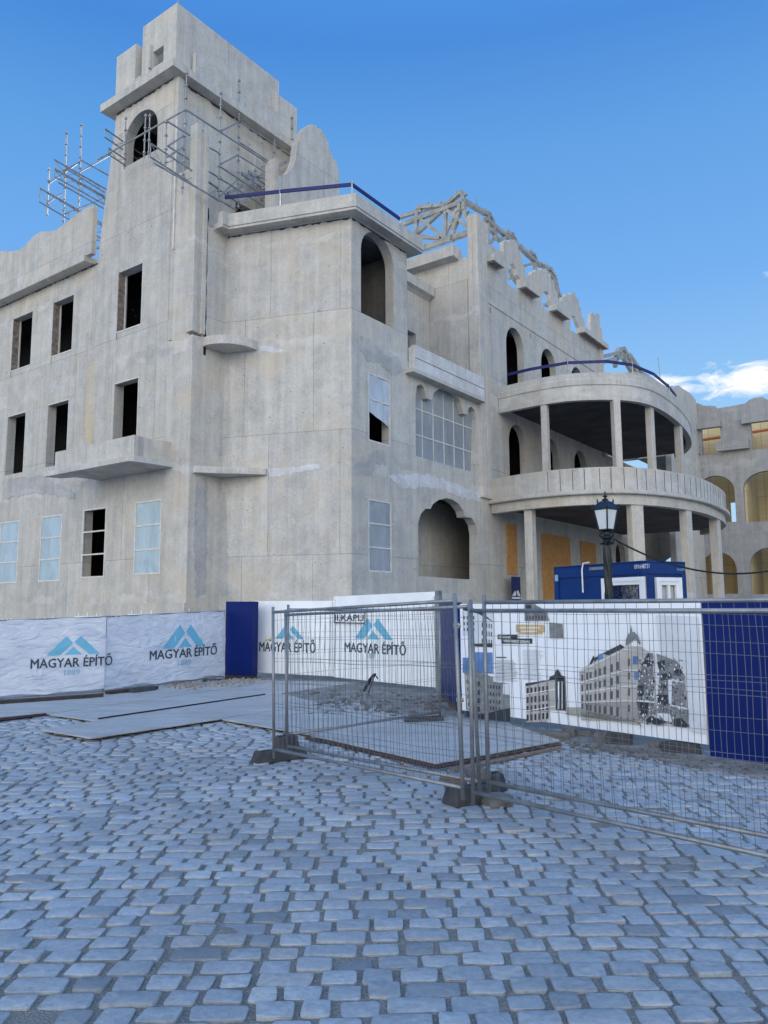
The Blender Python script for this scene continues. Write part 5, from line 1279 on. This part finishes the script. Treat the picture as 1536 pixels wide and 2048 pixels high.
# ------------------------------------------------------------------ ground things
def slabq(name, label, cat, px, z, th, m, group=None):
    P = [G(x, y) for x, y in px]; b = MB(); b.prism([Vector((p.x, p.y, z)) for p in P], ZUP*th)
    o = b.build(name, m, None, bevel=.004); tagk(o, label, cat, group); return o
gr_ = 'grey plates laid on the paving'
slabq('road_plate', 'pointed grey plate lying loose on the cobbles, nearest the left side', 'plate', [(80, 1468), (180, 1486), (434, 1447), (640, 1414), (560, 1393)], .055, .022, PLATE, gr_)
slabq('road_plate', 'middle grey plate between the pointed one and the tarpaulin fence', 'plate', [(97, 1434), (194, 1448), (562, 1391), (720, 1368), (560, 1366)], .033, .02, PLATE, gr_)
slabq('road_plate', 'grey plate running along the foot of the tarpaulin fence', 'plate', [(-120, 1458), (94, 1433), (560, 1365), (470, 1362), (-120, 1419)], .03, .02, PLATE, gr_)
slabq('road_plate', 'grey plate behind the wire panels with its corner at the front fence foot', 'plate', [(444, 1446), (618, 1477), (818, 1438), (600, 1414)], .045, .022, PLATE, gr_)
slabq('road_plate', 'large grey plate ending in a right angled corner behind the wire panels', 'plate', [(621, 1478), (872, 1536), (1121, 1489), (1010, 1452), (822, 1438)], .04, .022, PLATE, gr_)
gplank('dark rusty rail along the front edge of the large plate', (612, 1481), (872, 1541), .05, .035, RUST, 'rail', 'steel_rail', .02)
gplank('dark rusty rail along the right edge of the large plate', (874, 1541), (1121, 1494), .05, .035, RUST, 'rail', 'steel_rail', .02)
gplank('pinkish timber lying outside the large plate', (905, 1545), (1121, 1500), .07, .03, BRICK, 'plank', 'timber_plank', .02)
gplank('red brown rail at the far left edge of the plates', (-40, 1450), (92, 1436), .06, .04, RUST, 'rail', 'steel_rail', .05)
gplank('thin dark hose along the seam of the loose plates', (196, 1447), (530, 1396), .03, .025, CABLE, 'hose', 'hose', .07)
# dug strip and gravel
b = MB(); P = [G(*q) for q in ((470, 1372), (560, 1383), (640, 1412), (690, 1400), (820, 1436), (905, 1446), (930, 1440), (925, 1405), (880, 1372), (700, 1352), (500, 1346))]
b.prism([Vector((p.x, p.y, -.03)) for p in P], ZUP*.065); tagk(b.build('earth_patch', DIRT, None, bevel=.03), kind='structure')
b = MB(); P = [Vector((p.x, p.y, -.03)) for p in (G(935, 1452), G(1416, 1540), G(1700, 1585), G(1700, 1545), G(1418, 1508), G(930, 1436))]
b.prism(P, ZUP*.05); tagk(b.build('earth_strip', DIRT, None, bevel=.02), kind='structure')
def rocks(n, area, seed, smin, smax, zz=.0):
    r = random.Random(seed); b = MB()
    for _ in range(n):
        px, py = area(r); c = G(px, py); s = r.uniform(smin, smax)
        vs = []
        for k in range(8):
            vs.append(c+Vector((((k & 1)*2-1)*s*r.uniform(.5, 1), ((k >> 1 & 1)*2-1)*s*r.uniform(.5, 1), zz+(k >> 2)*s*r.uniform(.6, 1.2))))
        b.add(vs, [(0, 2, 3, 1), (4, 5, 7, 6), (0, 1, 5, 4), (2, 6, 7, 3), (0, 4, 6, 2), (1, 3, 7, 5)])
    return b
def ar(r):
    t = r.random(); return (350+170*t+r.gauss(0, 9), 1378-14*t+r.gauss(0, 3.5))
tagk(rocks(420, ar, 4, .015, .05, .05).build('gravel_heap', simple('pale_gravel', (.30, .28, .26), .9, vary=.4, nscale=8), None), kind='stuff')
def ar2(r): return (r.uniform(620, 910), r.uniform(1385, 1440))
tagk(rocks(260, ar2, 8, .015, .06, .02).build('rubble_crumbs', STONE, None), kind='stuff')
def ar3(r):
    x = r.uniform(960, 1536); return (x, 1460+(x-960)*.148+r.uniform(-6, 14))
tagk(rocks(300, ar3, 18, .008, .035, .01).build('rubble_crumbs', STONE, None), kind='stuff')
def stone(label, c, sz, rz, m=STONE, z=0.0, name='loose_stone'):
    r = random.Random(int(sz[0]*1e4)+int(rz*100)); me = bpy.data.meshes.new(name); bm = bmesh.new(); bmesh.ops.create_cube(bm, size=1)
    bmesh.ops.subdivide_edges(bm, edges=bm.edges[:], cuts=3, use_grid_fill=True)
    for v in bm.verts:
        q = v.co.copy(); s = q.normalized()*.62; q = q.lerp(s, .22); q *= 1+.16*noise.noise(q*2.3+Vector((rz*7, sz[0]*40, 0)))
        v.co = Vector((q.x*sz[0], q.y*sz[1], (q.z+.5)*sz[2]))
    bm.to_mesh(me); bm.free(); me.materials.append(m)
    o = bpy.data.objects.new(name, me); COL.objects.link(o); o.location = c+ZUP*z; o.rotation_euler[2] = rz
    return tagk(o, label, 'stone')
for lbl, px, sz, rz, m in (('low pale stone at the left end of the rubble row under the hoarding', (1112, 1478), (.42, .2, .11), -.4, STONE), ('upright grey stone below the small printed building', (1137, 1476), (.14, .16, .17), .2, STONE),
                           ('pale sloping stone left of the biggest block under the hoarding', (1209, 1487), (.26, .18, .16), -.5, STONE), ('biggest dark grey block in the rubble row', (1240, 1490), (.36, .2, .17), -.4, BASEB),
                           ('broken pink brick in the rubble row under the hoarding', (1316, 1497), (.24, .14, .09), .3, BRICK), ('dark low block at the right end of the rubble row', (1362, 1507), (.5, .2, .15), -.5, BASEB),
                           ('long flat slab lying in front of the rubble row', (1180, 1474), (.7, .2, .1), -.45, STONE)):
    stone(lbl, G(*px), sz, rz, m)

# ------------------------------------------------------------------ bare wire fence panels in front
PWD, PHT = 3.42, 1.86
def make_panel(label):
    t = thing('mesh_fence', label, 'fence', (0, 0, 0), 'galvanised wire fence panels')
    ORG[t.name] = Vector((0, 0, 0)); r = .020
    for x in (0, PWD): MB().tube((x, 0, -.02), (x, 0, PHT+.04), r, 10).build('post', GALV, t, smooth=True)
    for z, nm in ((PHT-.03, 'top_rail'), (.09, 'bottom_rail')): MB().tube((0, 0, z), (PWD, 0, z), .019, 10).build(nm, GALV, t, smooth=True)
    b = MB(); rr = random.Random(31)
    n = 34
    for i in range(1, n):
        x = PWD*i/n; k = 8; pts = []
        bx_ = rr.gauss(0, .004)
        for j in range(k+1):
            q = j/k; pts.append((x+bx_*math.sin(q*math.pi*2)+.006*math.sin(q*7+x), .012*math.sin(x*2.2+q*3)+.006*math.sin(q*9+x*5), .09+(PHT-.12)*q))
        b.path(pts, .0023, 4)
    for z in (.11, .35, .62, .66, .93, 1.20, 1.24, 1.50, 1.72):
        pts = [(PWD*j/14, .012*math.sin(PWD*j/14*2.2+z*2), z+.006*math.sin(j*.9+z*4)) for j in range(15)]; b.path(pts, .0024, 4)
    b.build('wire_mesh', WIRE, t)
    return t
def dup(t, label):
    c = t.copy(); COL.objects.link(c); c['label'] = label
    for ch in t.children:
        d = ch.copy(); COL.objects.link(d); d.parent = c
    return c
def place(t, A, B_, z0, dz=0, sx=None, lean=0):
    """panel from ground point A towards B_"""
    v = B_-A; t.location = (A.x, A.y, z0); t.rotation_euler = (lean, dz, math.atan2(v.y, v.x)); return t
base = make_panel('wire panel swinging from the left foot to the middle foot, nearest the camera')
pls = [(base, None, (548, 1499), (919, 1574), .10, .035, 0),
       (None, 'wire panel running back to the far foot before the gate', (572, 1470), (862, 1427), .13, -.01, 0),
       (None, 'second wire panel just behind the one between left and middle foot', (575, 1493), (950, 1561), .06, .03, .008),
       (None, 'wire panel leaving the middle foot to the right in front, lowest rail nearest', (946, 1585), (1536, 1712), .12, 0, 0),
       (None, 'wire panel leaving the middle foot to the right, behind the front one', (976, 1565), (1536, 1672), .20, 0, 0)]
PT = []
for t, lbl, a, c, z0, dz, lean in pls:
    if t is None: t = dup(base, lbl)
    place(t, G(*a, z0+.09), G(*c, z0+.09+dz*3.4), z0, -dz, lean=lean); PT.append(t)
# feet
foot('ballast_block', 'long dark foot carrying the left end of the wire panels', G(560, 1520), .55, (.75, .24, .14))
foot('ballast_block', 'upright dark block behind the left end of the wire panels', G(572, 1503), .9, (.34, .26, .22))
foot('ballast_block', 'big greenish dark foot at the meeting point of the wire panels', G(945, 1605), .55, (.62, .27, .17))
foot('ballast_block', 'small dark foot under the far end of the receding wire panel', G(848, 1449), .25, (.72, .24, .13))
foot('ballast_block', 'rear dark foot half hidden behind the middle meeting point', G(985, 1583), .9, (.30, .24, .19))
stone('reddish dark rubble stone right of the middle fence foot', G(996, 1612), (.26, .2, .11), .3, STONE)
stone('rough pale stone sitting on the middle fence foot', G(957, 1585), (.20, .2, .13), .5, STONE, .13)
stone('flat pinkish stone left of the middle fence foot', G(907, 1566), (.3, .16, .06), -.2, BRICK)
# clamps
for lbl, px, P in (('brass clamp high on the posts at the middle foot', (914, 1251), G(933, 1592)), ('brass clamp half way down the posts at the middle foot', (920, 1400), G(933, 1592)), ('brass clamp on the left end posts of the wire panels', (537, 1279), G(541, 1508))):
    W_ = Wall(P, (1, 0)); q = W_.at(*px, .03); c = thing('tube_coupler', lbl, 'clamp', q, 'clamps joining the wire panels')
    b = MB(); b.tube(q-Vector((.04, 0, 0)), q+Vector((.04, 0, 0)), .022, 8); b.box(q, .03, .05, .06); b.build('jaw', BRASS, c); MB().tube(q+Vector((.0, -.02, -.0)), q+Vector((0, -.06, 0)), .011, 6).build('bolt', GALV, c)
# dark cloth tied on the receding panel
qa = Wall(G(568, 1490), G(867, 1437)-G(568, 1490))
cl = [qa.at(752, 1349, .03), qa.at(748, 1348, .04), qa.at(742, 1357, .05), qa.at(737, 1365, .06), qa.at(731, 1376, .05), qa.at(729, 1382, .04)]
b = MB(); ww = [.012, .03, .04, .035, .045, .02]; vs = []; n = 8
for i, (P, r_) in enumerate(zip(cl, ww)):
    for k in range(n):
        a = 2*math.pi*k/n; r2 = r_*(1+.35*math.sin(k*2.3+i*1.7)); vs.append(P+qa.d*(r2*math.cos(a))+qa.n*(r2*.7*math.sin(a))+ZUP*(r2*.3*math.cos(a)))
b.add(vs, [(i*n+k, i*n+(k+1) % n, (i+1)*n+(k+1) % n, (i+1)*n+k) for i in range(len(cl)-1) for k in range(n)]+[tuple(range(n)), tuple(range((len(cl)-1)*n, len(cl)*n))])
ct = thing('cloth_bundle', 'black rag tied to the wires of the receding fence panel', 'cloth', cl[2]); b.build('folded_cloth', BLACK, ct)
MB().path([qa.at(751, 1348, .04), qa.at(745, 1362, .06), qa.at(740, 1376, .06), qa.at(737, 1387, .05)], .010, 5).build('strap', BLACK, ct)
MB().path([qa.at(748, 1349, .04), qa.at(753, 1353, .05), qa.at(756, 1358, .05)], .010, 5).build('loose_end', BLACK, ct)
